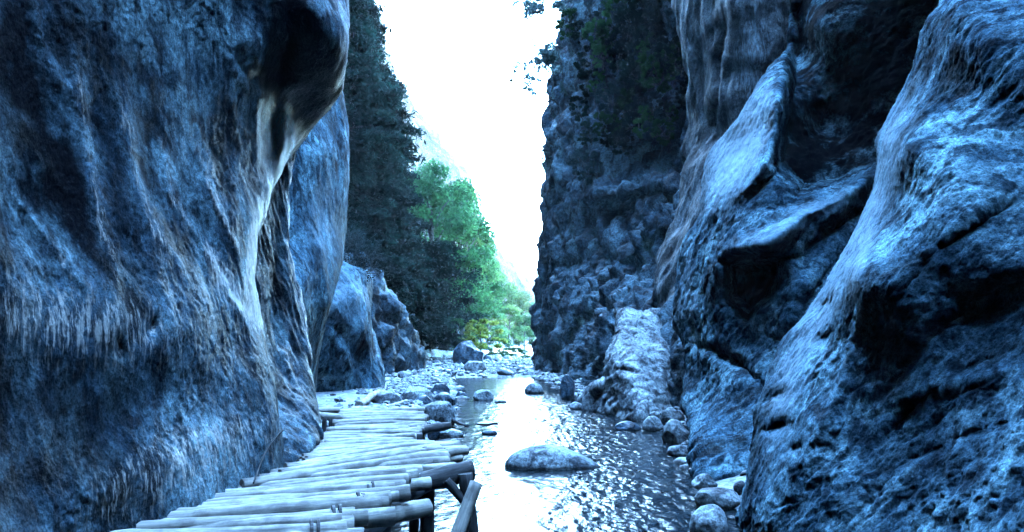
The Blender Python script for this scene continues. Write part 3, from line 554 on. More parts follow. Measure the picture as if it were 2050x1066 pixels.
# ------------------------------------------------------------------ stones
def ico(sub):
    import bmesh
    bm = bmesh.new(); bmesh.ops.create_icosphere(bm, subdivisions=sub, radius=1)
    V = np.array([v.co[:] for v in bm.verts]); Fc = np.array([[v.index for v in f.verts] for f in bm.faces]); bm.free(); return V, Fc
ICO = {k: ico(k) for k in (2, 3, 5, 6)}
def stone_mesh(seed, sub=3, ang=.25, scale=(1, 1, 1), fine=.05):
    V, Fc = ICO[sub]; rs = np.random.RandomState(seed)
    P_ = V * 1.0
    for k in range(7):                       # a few worn flats
        n = rs.normal(size=3); n /= np.linalg.norm(n); d = .68 + .25 * rs.rand(); t = (P_ * n).sum(-1, keepdims=True)
        P_ = np.where(t > d, P_ - n * (t - d) * (ang * 3), P_)
    n = V / np.linalg.norm(V, axis=-1, keepdims=True)
    P_ = P_ + n * (ang * .8 * fbm(V * .9 + seed, 3, seed) + fine * fbm(V * 3.5 + seed, 4, seed + 3))[:, None]
    if sub >= 5: P_ = P_ + n * (fine * .35 * fbm(V * 14 + seed, 4, seed + 8))[:, None]
    return npmesh('stone', P_ * np.array(scale), Fc)
def boulder(label, x0, x1, ytop, ybot, seed, mat='stone', name='boulder', z=None, depth=.8, sub=5, ang=.25, cat='boulder', rot=0, tilt=0, sink=.25, fine=.05):
    cx = (x0 + x1) / 2; zz = 0.0 if z is None else z
    g = G(cx, ybot, zz); wd = (x1 - x0) / F * g.y; ht = (ybot - ytop) / F * g.y
    me = stone_mesh(seed, sub, ang, fine=fine)
    sx, sy, sz = wd / 2, wd / 2 * depth, ht * (.5 + sink)
    o = link(name, me, M[mat]); o.scale = (sx, sy, sz); o.location = (g.x, g.y + sy * .8, zz + ht - sz * .97)
    o.rotation_euler = (0, R(tilt), R(rot)); tag(o, label, cat); return o
wh = boulder('whale shaped smooth grey rock rising from the middle of the stream', 1012, 1212, 897, 943, 5, 'stone', sub=6, ang=.12, depth=.55, sink=.6, tilt=3, fine=.03)
for v in wh.data.vertices: v.co.z *= 1 - .5 * max(0, v.co.x + .1) ** 1.3; v.co.y *= 1 - .35 * max(0, v.co.x)
boulder('large square grey boulder on the dry riverbed in front of the bushes', 903, 977, 684, 733, 12, 'stone_dark', z=.35, ang=.4, depth=.8)
boulder('low rounded grey boulder leaning against the large square boulder', 928, 972, 722, 745, 17, 'stone', z=.25, ang=.25)
boulder('pale dome shaped boulder beside the far end of the log walkway', 842, 911, 803, 848, 21, 'stone', z=.1, ang=.2, sub=6)
boulder('dark wedge shaped boulder just behind the pale dome shaped one', 862, 908, 789, 818, 24, 'stone_dark', z=.1, ang=.4)
boulder('grey cracked boulder on the left bank behind the wedge shaped boulder', 858, 900, 770, 796, 27, 'stone_dark', z=.15, ang=.35)
boulder('small dark stone at the edge of the bright pool, left bank', 908, 936, 785, 799, 31, 'stone_dark', z=0, ang=.35, sub=3)
boulder('pale greenish stone standing alone in the bright far pool', 946, 988, 782, 802, 35, 'stone', z=0, ang=.4, sub=5)
boulder('broad flat pale slab of rock on the bank beyond the walkway', 795, 865, 776, 806, 38, 'stone', z=.3, ang=.3)
boulder('second flat pale rock on the bank, nearer the buttress', 735, 800, 786, 812, 41, 'stone', z=.35, ang=.3)
boulder('small dark flat stone awash in the middle of the calm stream', 963, 995, 862, 871, 44, 'stone_dark', z=0, ang=.3, sub=3)
boulder('thin dark stone barely breaking the surface beyond the awash one', 952, 998, 846, 851, 46, 'stone_dark', z=0, ang=.3, sub=3)
boulder('flat bluish rock lying in the water below the far walkway', 878, 928, 862, 876, 48, 'stone', z=0, ang=.3, sub=5)
boulder('dark stone block under the right corner of the far walkway', 852, 882, 852, 882, 50, 'stone_dark', z=0, ang=.45, sub=5)
boulder('flat pale greenish stone in the pool beside the lone standing stone', 990, 1014, 802, 807, 52, 'stone', z=0, ang=.3, sub=3)
boulder('broad pale stone at the right shore below the right rock face', 1398, 1494, 980, 1020, 55, 'stone', z=0, ang=.25, depth=.7)
boulder('pale rounded stone at the bottom edge of the right shore', 1388, 1462, 1020, 1078, 58, 'stone', z=0, ang=.22)
boulder('smaller pale stone just upstream of the broad one, right shore', 1390, 1440, 953, 980, 61, 'stone', z=0, ang=.3)
boulder('small stone wedged against the right face above the broad pale stone', 1470, 1500, 965, 990, 63, 'stone', z=.1, ang=.3, sub=3)
boulder('flat pale stone below the hollowed buttress, alone at the waterline', 1338, 1390, 893, 914, 66, 'stone', z=0, ang=.3)
boulder('pale angular stone heaped against the hollowed buttress', 1330, 1388, 845, 892, 69, 'stone', z=0, ang=.4)
boulder('pale stone on top of the heap beside the huge rounded boulder', 1325, 1375, 820, 850, 72, 'stone', z=.1, ang=.35)
boulder('rounded stone at the near foot of the huge pale boulder', 1284, 1330, 836, 865, 75, 'stone', z=0, ang=.25)
boulder('low dark wet stone beside the rounded stone, right shore', 1234, 1288, 846, 864, 78, 'stone_dark', z=0, ang=.25)
boulder('leaning grey block left of the huge pale boulder', 1166, 1210, 772, 824, 81, 'stone', z=0, ang=.45, tilt=10)
boulder('rounded grey block at the foot of the far cliff', 1118, 1152, 752, 800, 84, 'stone_dark', z=0, ang=.4)
boulder('small flat stone at the foot of the leaning grey block', 1140, 1170, 806, 821, 87, 'stone', z=0, ang=.3, sub=3)
boulder('grey stone at the far corner of the right cliff', 1050, 1090, 768, 788, 90, 'stone', z=0, ang=.35)

rng = random.Random(4)
pool = [stone_mesh(300 + k, 2 if k < 8 else 3, .35, (1, .8 + .05 * (k % 4), .5 + .07 * (k % 5))) for k in range(12)]
for k, me in enumerate(pool): me.materials.append(M['stone'] if k % 3 else M['stone_dark'])
def scatter(n, fx, rmin, rmax, label, group, nm='stone', pool_=pool):
    for i in range(n):
        x, y = fx(i); r = rmin + (rmax - rmin) * rng.random() ** 2.2
        pk = rng.randrange(len(pool_)); o = bpy.data.objects.new(nm, pool_[pk]); COL.objects.link(o)
        z = float(gz(x, y)); o.location = (x, y, z + r * .15); o.scale = (r, r * rng.uniform(.7, 1), r * rng.uniform(.6, 1))
        o.rotation_euler = (rng.uniform(-.3, .3), rng.uniform(-.3, .3), rng.uniform(0, 6.3)); tag(o, ('pale ' if pk % 3 else 'dark ') + label, 'stone', group)
def fL(i):
    y = rng.uniform(18, 56); xl = np.interp(y, *XL); return xl - abs(rng.gauss(0, 1.2)) + .35, y
def fR(i):
    y = rng.uniform(9, 58); xr = np.interp(y, *XR); return xr + abs(rng.gauss(0, .5)) - .25, y
def fF(i):
    y = rng.uniform(54, 100); return rng.uniform(-9, 4), y
scatter(100, fL, .12, .5, 'loose stone on the left bank above the pool', 'loose stones on the left bank')
scatter(80, fR, .10, .4, 'small stone along the foot of the right cliffs', 'small stones along the right shore')
scatter(110, fF, .15, .7, 'stone scattered over the dry riverbed at the gorge end', 'stones on the dry riverbed')
# gravel: what nobody could count
V2, F2 = ico(1); nV = []; nF = []; rs = np.random.RandomState(5); N = 9000
gyv = 14 + 84 * rs.rand(N) ** .8; xl = np.interp(gyv, *XL); xr = np.interp(gyv, *XR)
sd_ = rs.rand(N); gxv = np.where(gyv > 55, -10 + 16 * rs.rand(N), np.where(sd_ < .68, xl + .35 - np.abs(rs.normal(0, 1.9, N)), xr - .2 + np.abs(rs.normal(0, .8, N))))
rr = (.035 + .12 * rs.rand(N) ** 3) * (1 + gyv / 60)
zz = gz(gxv, gyv)
sc3 = np.stack([rr, rr * (.6 + .4 * rs.rand(N)), rr * (.4 + .4 * rs.rand(N))], -1); an = rs.rand(N) * 6.28
Vb = V2[None] * (1 + .25 * rs.normal(size=(N, len(V2), 1))) * sc3[:, None]
Vx = Vb[..., 0] * np.cos(an)[:, None] - Vb[..., 1] * np.sin(an)[:, None]; Vy = Vb[..., 0] * np.sin(an)[:, None] + Vb[..., 1] * np.cos(an)[:, None]
Vg = np.stack([Vx + gxv[:, None], Vy + gyv[:, None], Vb[..., 2] + zz[:, None] + rr[:, None] * .1], -1)
Fg = (F2[None] + (np.arange(N) * len(V2))[:, None, None]).reshape(-1, 3)
tag(link('gravel', npmesh('gravel', Vg, Fg, False), M['stone']), 'loose gravel and cobbles covering the banks and riverbed', 'gravel', kind='stuff')

# ------------------------------------------------------------------ logs
lr = np.random.RandomState(8)
def log_mesh(L, r0, r1, bend=.02, seg=14, rings=16):
    t = np.linspace(0, 1, rings); a = np.linspace(0, 2 * np.pi, seg, endpoint=False)
    ph = lr.rand(4) * 6.28; s = lr.randint(1e4)
    cy = bend * L * (np.sin(t * 3.1 + ph[0]) - np.sin(ph[0])); cz = .5 * bend * L * (np.sin(t * 4.1 + ph[1]) - np.sin(ph[1]))
    T, Aa = np.meshgrid(t, a, indexing='ij'); r = (r0 + (r1 - r0) * T)
    q = np.stack([T * L * 1.5, np.cos(Aa) * .8, np.sin(Aa) * .8 + s], -1)
    r = r * (1 + .30 * fbm(q, 3, s) + .14 * fbm(q * 4, 2, s + 1))
    for _ in range(2):                                     # knots
        kt, ka = lr.rand(), lr.rand() * 6.28
        da = np.angle(np.exp(1j * (Aa - ka))); r = r * (1 + .22 * np.exp(-((T - kt) * L / .05) ** 2 - (da / .5) ** 2))
    V = np.stack([T * L, cy[:, None] + r * np.cos(Aa), cz[:, None] + r * np.sin(Aa)], -1).reshape(-1, 3)
    V = list(V); fc = []
    for i in range(rings - 1):
        for j in range(seg):
            k = (j + 1) % seg; fc.append((i * seg + j, i * seg + k, (i + 1) * seg + k, (i + 1) * seg + j))
    me = bpy.data.meshes.new('log')
    fc = [f[::-1] for f in fc]
    e0 = tuple(range(seg)); e1 = tuple((rings - 1) * seg + j for j in range(seg))
    me.from_pydata([tuple(v) for v in V], [], fc + [e0, e1[::-1]])
    me.polygons.foreach_set('use_smooth', [True] * len(fc) + [False] * 2); me.update(); return me
def log(p0, p1, r0, r1, mat='wood', name='log', parent=None, bend=.008):
    p0, p1 = Vector(p0), Vector(p1); d = p1 - p0
    me = log_mesh(d.length, r0, r1, bend); o = link(name, me, M[mat], parent)
    o.location = p0; o.rotation_euler = d.to_track_quat('X', 'Z').to_euler(); return o
def poly_at(pts, t):
    pts = [np.array(p[:]) for p in pts]; L = np.r_[0, np.cumsum([np.linalg.norm(b - a) for a, b in zip(pts, pts[1:])])]; L = L / L[-1]
    return np.array([np.interp(t, L, [p[k] for p in pts]) for k in range(3)])
ZD = .88
walk = empty('log_walkway'); tag(walk, 'near walkway of pale weathered logs laid crosswise along the foot of the left face', 'walkway')
LA = [G(x, y, ZD) for x, y in [(40, 1165), (150, 1090), (274, 1040), (360, 1008), (480, 972), (560, 950), (606, 924)]]
RA = [G(x, y, ZD) for x, y in [(560, 1165), (650, 1085), (705, 1050), (745, 1020), (790, 990), (850, 950), (905, 918), (895, 886)]]
n = 62
for k in range(n):
    t = (k + .5) / n; a = poly_at(LA, t); b = poly_at(RA, t); d = b - a
    e0 = lr.uniform(-.04, .06); e1 = lr.uniform(-.07, .05)
    if k % 7 == 3: e1 += .10
    a2 = a + d * e0 + [0, lr.uniform(-.03, .03), lr.uniform(-.02, .025)]; b2 = b + d * e1 + [0, lr.uniform(-.04, .04), lr.uniform(-.02, .035)]
    r = .066 - .008 * t + lr.uniform(-.014, .018)
    log(a2, b2, r * .92, r * 1.05, 'wood', 'log', walk, lr.uniform(.008, .03))
# long top logs, big ends and the darker framing below
for (x0, y0, x1, y1, r, z) in [(484, 972, 928, 906, .065, .95), (560, 948, 880, 902, .05, .94), (360, 1004, 790, 980, .06, .92), (276, 1038, 778, 1004, .065, .92), (186, 1066, 735, 1030, .07, .92), (120, 1100, 694, 1062, .07, .92)]:
    p_, q_ = G(x0, y0, z), G(x1, y1, z); log(p_, q_, r * .9, r, 'wood', 'log', walk)
    for f_ in (.86, .885): log(p_.lerp(q_, f_), p_.lerp(q_, f_ + .012), r * 1.22, r * 1.22, 'wood_dark', 'lashing', walk, 0)
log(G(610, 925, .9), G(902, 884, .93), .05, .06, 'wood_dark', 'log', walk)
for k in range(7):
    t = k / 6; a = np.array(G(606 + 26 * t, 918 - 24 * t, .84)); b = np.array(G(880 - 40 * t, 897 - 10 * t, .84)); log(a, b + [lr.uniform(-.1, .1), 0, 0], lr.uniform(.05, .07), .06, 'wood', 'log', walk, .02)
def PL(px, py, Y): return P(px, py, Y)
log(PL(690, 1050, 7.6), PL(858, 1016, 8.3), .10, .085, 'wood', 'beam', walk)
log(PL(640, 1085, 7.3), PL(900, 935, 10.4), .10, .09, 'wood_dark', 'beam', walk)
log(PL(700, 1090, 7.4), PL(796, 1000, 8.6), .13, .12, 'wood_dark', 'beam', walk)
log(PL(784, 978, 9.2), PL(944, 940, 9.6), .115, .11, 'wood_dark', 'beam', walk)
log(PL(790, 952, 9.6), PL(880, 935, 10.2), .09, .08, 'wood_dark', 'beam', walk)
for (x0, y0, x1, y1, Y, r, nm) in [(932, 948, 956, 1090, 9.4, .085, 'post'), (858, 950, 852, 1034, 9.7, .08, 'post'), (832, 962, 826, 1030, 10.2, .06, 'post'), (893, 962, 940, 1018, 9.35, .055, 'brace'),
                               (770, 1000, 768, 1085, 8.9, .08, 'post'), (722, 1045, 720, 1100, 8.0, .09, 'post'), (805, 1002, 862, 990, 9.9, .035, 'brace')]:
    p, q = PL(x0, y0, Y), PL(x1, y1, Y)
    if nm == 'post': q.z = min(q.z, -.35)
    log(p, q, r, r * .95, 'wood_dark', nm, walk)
o = log(P(954, 968, 8.7), P(954, 968, 8.7) + (P(906, 1100, 8.4) - P(954, 968, 8.7)) * 2.0, .07, .09, 'wood', 'leaning_log'); tag(o, 'pale cut log leaning up against the walkway trestle out of the water', 'log')

far = empty('log_walkway'); tag(far, 'far walkway of thin grey logs beyond the near one, beside the pale dome boulder', 'walkway')
LB = [G(x, y, .72) for x, y in [(640, 893), (634, 880), (655, 866), (672, 850), (672, 836), (668, 822)]]
RB = [G(x, y, .72) for x, y in [(838, 885), (830, 872), (848, 858), (850, 845), (848, 834), (842, 822)]]
n = 38
for k in range(n):
    t = (k + .5) / n; a = poly_at(LB, t); b = poly_at(RB, t); d = b - a
    a2 = a + d * lr.uniform(-.05, .08) + [0, lr.uniform(-.12, .12), lr.uniform(-.03, .04)]; b2 = b + d * lr.uniform(-.06, .05) + [0, lr.uniform(-.12, .12), lr.uniform(-.03, .05)]
    r = lr.uniform(.05, .085); log(a2, b2, r, r * .9, 'wood', 'log', far, .02)
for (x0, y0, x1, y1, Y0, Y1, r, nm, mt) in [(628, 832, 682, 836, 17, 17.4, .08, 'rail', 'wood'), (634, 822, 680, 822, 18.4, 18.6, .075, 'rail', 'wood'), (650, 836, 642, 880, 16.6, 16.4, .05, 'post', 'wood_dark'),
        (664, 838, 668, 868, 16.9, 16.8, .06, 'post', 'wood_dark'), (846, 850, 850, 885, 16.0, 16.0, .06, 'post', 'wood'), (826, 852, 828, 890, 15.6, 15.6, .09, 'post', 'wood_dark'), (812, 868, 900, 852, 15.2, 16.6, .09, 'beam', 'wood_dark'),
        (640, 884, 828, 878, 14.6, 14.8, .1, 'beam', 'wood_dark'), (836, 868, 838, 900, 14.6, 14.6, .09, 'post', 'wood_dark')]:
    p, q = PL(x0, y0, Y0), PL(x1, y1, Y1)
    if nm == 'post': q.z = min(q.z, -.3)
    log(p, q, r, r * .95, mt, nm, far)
for lab, x0, y0, x1, y1, z, r, mt in [('pale driftwood log lying on the bank against the rounded buttress', 718, 812, 786, 790, .55, .13, 'wood'), ('thin driftwood pole lying beside the thicker driftwood log', 700, 820, 800, 800, .5, .08, 'wood'),
        ('dark broken branch sticking out over the water beside the dome boulder', 884, 838, 944, 850, .15, .06, 'wood_dark'), ('short pale pole propped on the dome boulder', 826, 812, 862, 850, .5, .05, 'wood'), ('dark driftwood piece lying under the dome boulder', 868, 862, 906, 852, .12, .1, 'wood_dark')]:
    tag(log(G(x0, y0, z), G(x1, y1, z), r, r * .7, mt, 'driftwood', None, .03), lab, 'driftwood')
o = log(P(566, 862, 9.0), P(500, 958, 8.05), .012, .01, 'wood_dark', 'root', None, .06); tag(o, 'thin dark root creeping down the left rock face to the walkway', 'root')

# ------------------------------------------------------------------ plants
def leaf_quads(C, N_, size, rs, asp=1.7):
    n = len(C); d = rs.normal(size=(n, 3)); d /= np.linalg.norm(d, axis=1, keepdims=True)
    d = d * .8 + N_ * .5; d /= np.maximum(np.linalg.norm(d, axis=1, keepdims=True), 1e-6)
    u = np.cross(d, rs.normal(size=(n, 3))); u /= np.maximum(np.linalg.norm(u, axis=1, keepdims=True), 1e-6); v = np.cross(d, u)
    s = size * (.6 + .8 * rs.rand(n, 1))
    V = np.stack([C - u * s * asp / 2, C - v * s * .4, C + u * s * asp / 2, C + v * s * .4], 1)
    return V.reshape(-1, 3), np.arange(n * 4).reshape(n, 4)
def clumps_mesh(cents, rads, per, size, seed, flat=.75):
    rs = np.random.RandomState(seed); C = []; Nn = []
    for c, r in zip(cents, rads):
        m = int(per * (.7 + .6 * rs.rand())); d = rs.normal(size=(m, 3)); d /= np.linalg.norm(d, axis=1, keepdims=True)
        q = r * rs.rand(m, 1) ** .45; C.append(np.array(c) + d * q * [1, 1, flat] * (1 + .35 * rs.normal(size=(m, 1)) * .5)); Nn.append(d)
    return leaf_quads(np.concatenate(C), np.concatenate(Nn), size, rs)
def tube_bm(paths, seg=6):
    V = []; Fc = []
    for pts, r0, r1 in paths:
        pts = np.array(pts, float); n = len(pts); b = len(V)
        for i, p in enumerate(pts):
            d = pts[min(i + 1, n - 1)] - pts[max(i - 1, 0)]; d /= max(np.linalg.norm(d), 1e-6)
            u = np.cross(d, [.13, .9, .2]); u /= np.linalg.norm(u); v = np.cross(d, u); r = r0 + (r1 - r0) * i / (n - 1)
            for j in range(seg): a = 2 * math.pi * j / seg; V.append(p + r * (u * math.cos(a) + v * math.sin(a)))
        for i in range(n - 1):
            for j in range(seg): k = (j + 1) % seg; Fc.append((b + i * seg + j, b + i * seg + k, b + (i + 1) * seg + k, b + (i + 1) * seg + j))
    return np.array(V), np.array(Fc)
def conifer_meshes(seed, H=1.0, broad=.26):
    """unit-height conifer: drooping boughs in loose whorls, needles in sprays along each bough"""
    rs = np.random.RandomState(seed); C = []; Nn = []; paths = [([(0, 0, 0), (.01, 0, .5), (0, .01, 1)], .022, .003)]
    z = .10
    while z < .97:
        nb = rs.randint(3, 6); a0 = rs.rand() * 6.28
        for j in range(nb):
            L = broad * (1.05 - z) ** .8 * (.55 + .75 * rs.rand()); a = a0 + j * 6.28 / nb + rs.normal() * .3
            ts = np.linspace(0, 1, 6); up = .10 + .15 * rs.rand()
            pth = [(math.cos(a) * L * t, math.sin(a) * L * t, z + L * (up * t - .35 * t * t)) for t in ts]; paths.append((pth, .006 * (1.1 - z), .001))
            m = int(2000 * L + 24); t = rs.rand(m) ** .7; i = np.minimum((t * 5).astype(int), 4); f = t * 5 - i; pa = np.array(pth)
            c = pa[i] * (1 - f)[:, None] + pa[i + 1] * f[:, None]; w_ = .035 * (1.2 - t * .6)[:, None]
            C.append(c + rs.normal(size=(m, 3)) * w_ * [1, 1, .45]); Nn.append(np.tile([0, 0, 1.], (m, 1)))
        z += .038 + .035 * rs.rand()
    C = np.concatenate(C); Vl, Fl = leaf_quads(C, np.concatenate(Nn), .0125, rs, 2.6)
    Vt, Ft = tube_bm(paths, 5)
    return npmesh('conifer_crown', Vl, Fl, False), npmesh('conifer_trunk', Vt, Ft)
def broad_meshes(seed, wide=.34, size=.0135, base=.2, ncl=36, per=480):
    rs = np.random.RandomState(seed); paths = [([(0, 0, 0), (.01, .0, .3), (-.01, .01, .6), (0, 0, .85)], .025, .006)]; cents = []; rads = []
    for k in range(ncl):
        zc = base + (1 - base - .06) * rs.rand() ** .85; prof = math.sin(math.pi * min(1, max(.12, (zc - base + .12) / (1.12 - base))) ** .8) ** .7
        a = rs.rand() * 6.28; q = wide * prof * (.35 + .65 * rs.rand() ** .5)
        c = (math.cos(a) * q, math.sin(a) * q, zc); cents.append(c); rads.append(.055 + .07 * rs.rand())
        if k % 2 == 0:
            z0 = max(.15, zc - q * .9 - .08); paths.append(([(0, 0, z0), (c[0] * .5, c[1] * .5, (z0 + zc) / 2 + .02), c], .009, .002))
    Vl, Fl = clumps_mesh(cents, rads, per, size, seed + 1, .62); Vt, Ft = tube_bm(paths, 5)
    return npmesh('crown', Vl, Fl, False), npmesh('trunk', Vt, Ft)
CON = [conifer_meshes(k, broad=.26 + .04 * (k % 3)) for k in range(4)]
BRO = [broad_meshes(20 + k, .26 + .04 * (k % 3)) for k in range(4)]
BUS = [broad_meshes(40 + k, .55, .032, .08, 40, 170) for k in range(3)]
def crown_copy(me, matk, cache={}):
    k = (me.name, matk)
    if k not in cache:
        c = me.copy(); c.materials.clear(); c.materials.append(M[matk]); cache[k] = c
    return cache[k]
tr = random.Random(3)
def tree(kind, px, ptop, pbot, Y, matk, label, group, cat='tree', name=None, wscale=1.0, var=None):
    src = {'c': CON, 'b': BRO, 's': BUS}[kind]; cr, tk = src[tr.randrange(len(src)) if var is None else var]
    b = P(px, pbot, Y); t = P(px, ptop, Y); H = t.z - b.z
    o = empty(name or {'c': 'conifer_tree', 'b': 'leafy_tree', 's': 'bush'}[kind], b); tag(o, label, cat, group)
    o.rotation_euler = (tr.uniform(-.05, .05), tr.uniform(-.05, .05), tr.uniform(0, 6.28)); o.scale = (H * wscale, H * wscale, H)
    link('crown', crown_copy(cr, matk), None, o); link('trunk', crown_copy(tk, 'twig'), None, o); return o
g1 = 'dark conifers on the left slope'
for px, pt, pb, Y, ws, lb in [(705, -90, 330, 66, 1.0, 'dark conifer at the top of the slope, half hidden by the left overhang'), (735, -30, 330, 74, 1.0, 'highest blue green conifer standing against the white sky'),
        (722, 90, 420, 68, 1.1, 'dark conifer just right of the top of the leaning slab'), (757, 120, 430, 78, 1.0, 'second conifer down the slope whose boughs stand against the sky'),
        (733, 240, 520, 70, 1.2, 'dark conifer halfway up the slope, behind the middle of the slab edge'), (770, 185, 470, 80, 1.0, 'outermost conifer, reaching furthest right into the sky gap'),
        (712, 260, 560, 63, 1.2, 'dark conifer touching the lower edge of the leaning slab'), (762, 330, 620, 70, 1.3, 'broad dark conifer in the middle of the shaded slope'),
        (790, 385, 660, 84, 1.1, 'conifer beside the light green tree where the greens begin'), (735, 380, 680, 64, 1.3, 'near black conifer above the broken rock outcrop'),
        (790, 420, 700, 72, 1.4, 'broad near black conifer right of the broken rock outcrop'), (815, 470, 700, 76, 1.4, 'low dark conifer between the outcrop and the green trees'),
        (770, 500, 700, 66, 1.3, 'lowest dark conifer directly behind the broken rock outcrop'), (840, 500, 700, 82, 1.3, 'dark conifer under the tall green trees at the edge of the gravel'),
        (705, 420, 640, 60, 1.2, 'dark conifer behind the half bare bushes on the rounded buttress')]:
    tree('c', px, pt, pb, Y, 'leaf_dark', lb, g1, wscale=ws)
g2 = 'green trees along the left bank at the gorge end'
for px, pt, pb, Y, mk, ws, lb in [(868, 322, 700, 86, 'leaf_green', 1.0, 'tall green tree with the highest rounded crown beyond the dark conifers'), (905, 345, 690, 96, 'leaf_green', .8, 'tall slim green tree just right of the highest green crown'),
        (828, 345, 660, 90, 'leaf_light', 1.0, 'light green tree between the dark conifers and the highest green crown'), (845, 470, 700, 80, 'leaf_dark', 1.3, 'dark low crowned tree in front of the highest green tree'),
        (885, 480, 700, 84, 'leaf_dark', 1.3, 'dark leafy tree above the yellow green bush'), (935, 440, 690, 104, 'leaf_green', .9, 'green tree below the pale mountain edge'),
        (955, 490, 690, 108, 'leaf_light', 1.0, 'light green tree right of the dark leafy tree'), (925, 540, 700, 92, 'leaf_green', 1.3, 'low green tree behind the yellow green bush'),
        (985, 535, 690, 122, 'leaf_light', 1.0, 'pale green tree halfway along the bright row'), (1012, 560, 690, 134, 'leaf_light', 1.0, 'pale green tree right of the middle of the bright row'),
        (1040, 580, 695, 146, 'leaf_light', 1.0, 'hazy pale tree near the far cliff edge'), (1062, 598, 700, 160, 'leaf_light', 1.0, 'last hazy tree touching the edge of the far cliff'), (975, 590, 700, 104, 'leaf_light', 1.3, 'broad light green tree low over the gravel'),
        (1020, 610, 702, 112, 'leaf_light', 1.3, 'broad pale green tree low beside the far cliff'), (1050, 630, 706, 118, 'leaf_green', 1.2, 'small green tree at the very foot of the far cliff edge')]:
    tree('b', px, pt, pb, Y, mk, lb, g2, wscale=ws)
tree('s', 962, 636, 704, 82, 'leaf_yellow', 'spreading yellow green bush above the large square boulder', None, 'bush', wscale=1.4)
tree('s', 915, 636, 704, 84, 'leaf_green', 'dark green bush left of the yellow green one', None, 'bush', wscale=1.2)
tree('s', 895, 668, 704, 78, 'leaf_blue', 'greyish low bush beside the large square boulder', None, 'bush', wscale=1.2)
tree('s', 1032, 694, 730, 84, 'leaf_green', 'low green bush on the gravel near the far cliff', None, 'bush', wscale=1.6)
tree('s', 1000, 672, 716, 92, 'leaf_light', 'pale low bush behind the gravel at the gorge end', None, 'bush', wscale=1.4)
tree('s', 862, 655, 704, 78, 'leaf_dark', 'dark bush at the foot of the conifers', None, 'bush', wscale=1.5)

# bare bush over the rounded buttress
def bare_bush(px, py, Y, r, label, n=34, seed=0):
    rs = np.random.RandomState(seed); b = np.array(P(px, py, Y)); paths = []; tips = []
    for k in range(n):
        a, e = rs.rand() * 6.28, .15 + 1.2 * rs.rand(); d = np.array([math.cos(a) * math.cos(e), math.sin(a) * math.cos(e), math.sin(e)]) * r * (.6 + .5 * rs.rand())
        m_ = d * .5 + rs.normal(size=3) * r * .1; paths.append(([(0, 0, 0), m_, d], .02 * r, .005 * r))
        for q in range(3): e2 = d + rs.normal(size=3) * r * .25; paths.append(([m_, (m_ + e2) / 2 + rs.normal(size=3) * r * .04, e2], .01 * r, .004 * r)); tips.append(e2)
    Vt, Ft = tube_bm(paths, 4); o = empty('bush', b); tag(o, label, 'bush')
    link('branches', npmesh('branches', Vt, Ft), M['twig'], o)
    Vl, Fl = clumps_mesh(tips, [r * .16] * len(tips), 14, .05 * r, seed + 1); link('leaves', npmesh('leaves', Vl, Fl, False), M['leaf_blue'], o)
bare_bush(722, 548, 36, 1.25, 'grey half bare bush growing on top of the rounded buttress', seed=3)
bare_bush(700, 500, 38, .9, 'small grey half bare bush against the leaning slab', seed=4)

# shrubs clinging to the far right cliff
def shrub(px, py, r_px, mk, label, group, seed, out=.4):
    Y = float(farf(px, py)); b = P(px, py, Y - out); r = r_px / F * Y
    cr, tk = BUS[seed % 3]; o = empty('cliff_shrub', b); tag(o, label, 'shrub', group); o.scale = (r * 1.1, r * 1.1, r * 1.5); o.rotation_euler = (tr.uniform(-.5, .5), tr.uniform(-.9, .1), tr.uniform(0, 6))
    link('crown', crown_copy(cr, mk), None, o); link('trunk', crown_copy(tk, 'twig'), None, o)
gs = 'shrubs clinging to the far right cliff'
ss = random.Random(12)
for k in range(95):
    px = ss.triangular(1130, 1385, 1320); py = ss.triangular(-40, 400, 80)
    shrub(px, py, ss.uniform(20, 58), ['leaf_dark', 'leaf_blue', 'leaf_green', 'leaf_dark'][k % 4], {'leaf_dark': 'near black shrub clinging to the upper part of the far right cliff', 'leaf_blue': 'bluish shrub clinging to the face of the far right cliff', 'leaf_green': 'green shrub clinging to the upper part of the far right cliff'}[['leaf_dark', 'leaf_blue', 'leaf_green', 'leaf_dark'][k % 4]], gs, k)
for k, (px, py, r) in enumerate([(1118, 150, 34), (1112, 110, 30), (1130, 190, 26), (1100, 230, 16), (1096, 335, 22), (1098, 300, 14), (1090, 350, 12), (1140, 60, 30), (1120, 205, 20), (1094, 400, 14)]):
    shrub(px, py, r, 'leaf_pale', 'bluish shrub growing out of the outer edge of the far right cliff', 'shrubs on the outer edge of the far right cliff', k, 0)
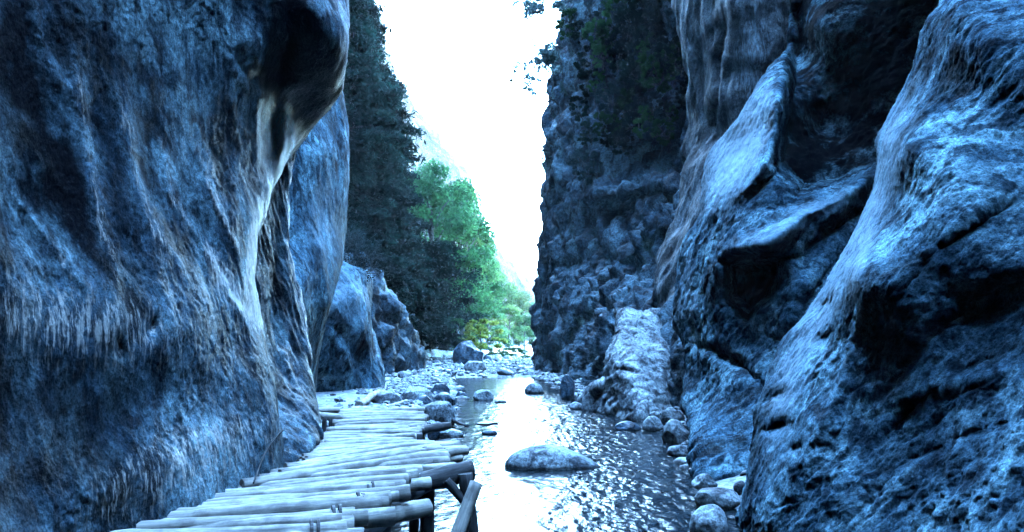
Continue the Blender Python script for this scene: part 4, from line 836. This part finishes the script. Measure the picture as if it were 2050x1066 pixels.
# overhanging branches against the sky
def overhang(pts_list, Y, label, seed, per=60, r=.42):
    rs = np.random.RandomState(seed); base = np.array(P(pts_list[0][0][0], pts_list[0][0][1], Y)); paths = []; cents = []; rads = []
    for pts in pts_list:
        W_ = [np.array(P(x, y, Y)) - base + rs.normal(size=3) * .1 for x, y in pts]; paths.append((W_, .05, .012))
        for a, b in zip(W_[1:], W_[2:] + [W_[-1] + (W_[-1] - W_[-2]) * .3]):
            for q in range(4): t = rs.rand(); cents.append(a + (b - a) * t + rs.normal(size=3) * .35); rads.append(r * (.5 + .7 * rs.rand())); paths.append(([a, (a + cents[-1]) / 2, cents[-1]], .018, .006))
    o = empty('overhanging_branch', base); tag(o, label, 'branch')
    Vt, Ft = tube_bm(paths, 4); link('twigs', npmesh('twigs', Vt, Ft), M['twig'], o)
    Vl, Fl = clumps_mesh(cents, rads, per, .17, seed + 1, .6); link('leaves', npmesh('leaves', Vl, Fl, False), M['leaf_pale'], o)
overhang([[(1150, -10), (1120, 0), (1095, 8), (1075, 12)], [(1150, -10), (1110, -20), (1070, -10), (1048, 2)]], 50, 'leafy branch hanging into the top of the sky gap from the right', 1, 45, .5)
overhang([[(1125, 120), (1110, 95), (1095, 100), (1088, 112)], [(1125, 120), (1105, 118), (1090, 122)]], 56, 'rounded spray of leaves reaching out from the right cliff edge', 2, 60, .6)
overhang([[(1110, 205), (1088, 185), (1065, 168), (1040, 155)], [(1100, 195), (1075, 175), (1060, 160)]], 58, 'thin drooping branch reaching furthest left from the far cliff edge', 3, 18, .3)
overhang([[(1112, 140), (1080, 118), (1060, 128), (1050, 133)]], 58, 'thin twig with few leaves above the drooping branch', 4, 12, .28)

# ------------------------------------------------------------------ haze in the gorge
hx0, hx1, hy0, hy1, hz0, hz1 = -520, 520, -60, 900, -4, 330
V = [(x, y, z) for x in (hx0, hx1) for y in (hy0, hy1) for z in (hz0, hz1)]
me = bpy.data.meshes.new('haze'); me.from_pydata(V, [], [(0, 1, 3, 2), (4, 6, 7, 5), (0, 4, 5, 1), (2, 3, 7, 6), (0, 2, 6, 4), (1, 5, 7, 3)])
m = bpy.data.materials.new('haze_air'); m.use_nodes = True; nt = m.node_tree; nt.nodes.remove(nt.nodes['Principled BSDF'])
pv = nt.nodes.new('ShaderNodeVolumePrincipled'); pv.inputs['Color'].default_value = (.86, .93, 1, 1); pv.inputs['Density'].default_value = .0002; pv.inputs['Anisotropy'].default_value = .3
nt.links.new(pv.outputs[0], nt.nodes['Material Output'].inputs['Volume'])
tag(link('haze', me, m), kind='stuff', label='pale bluish haze filling the gorge', cat='haze')
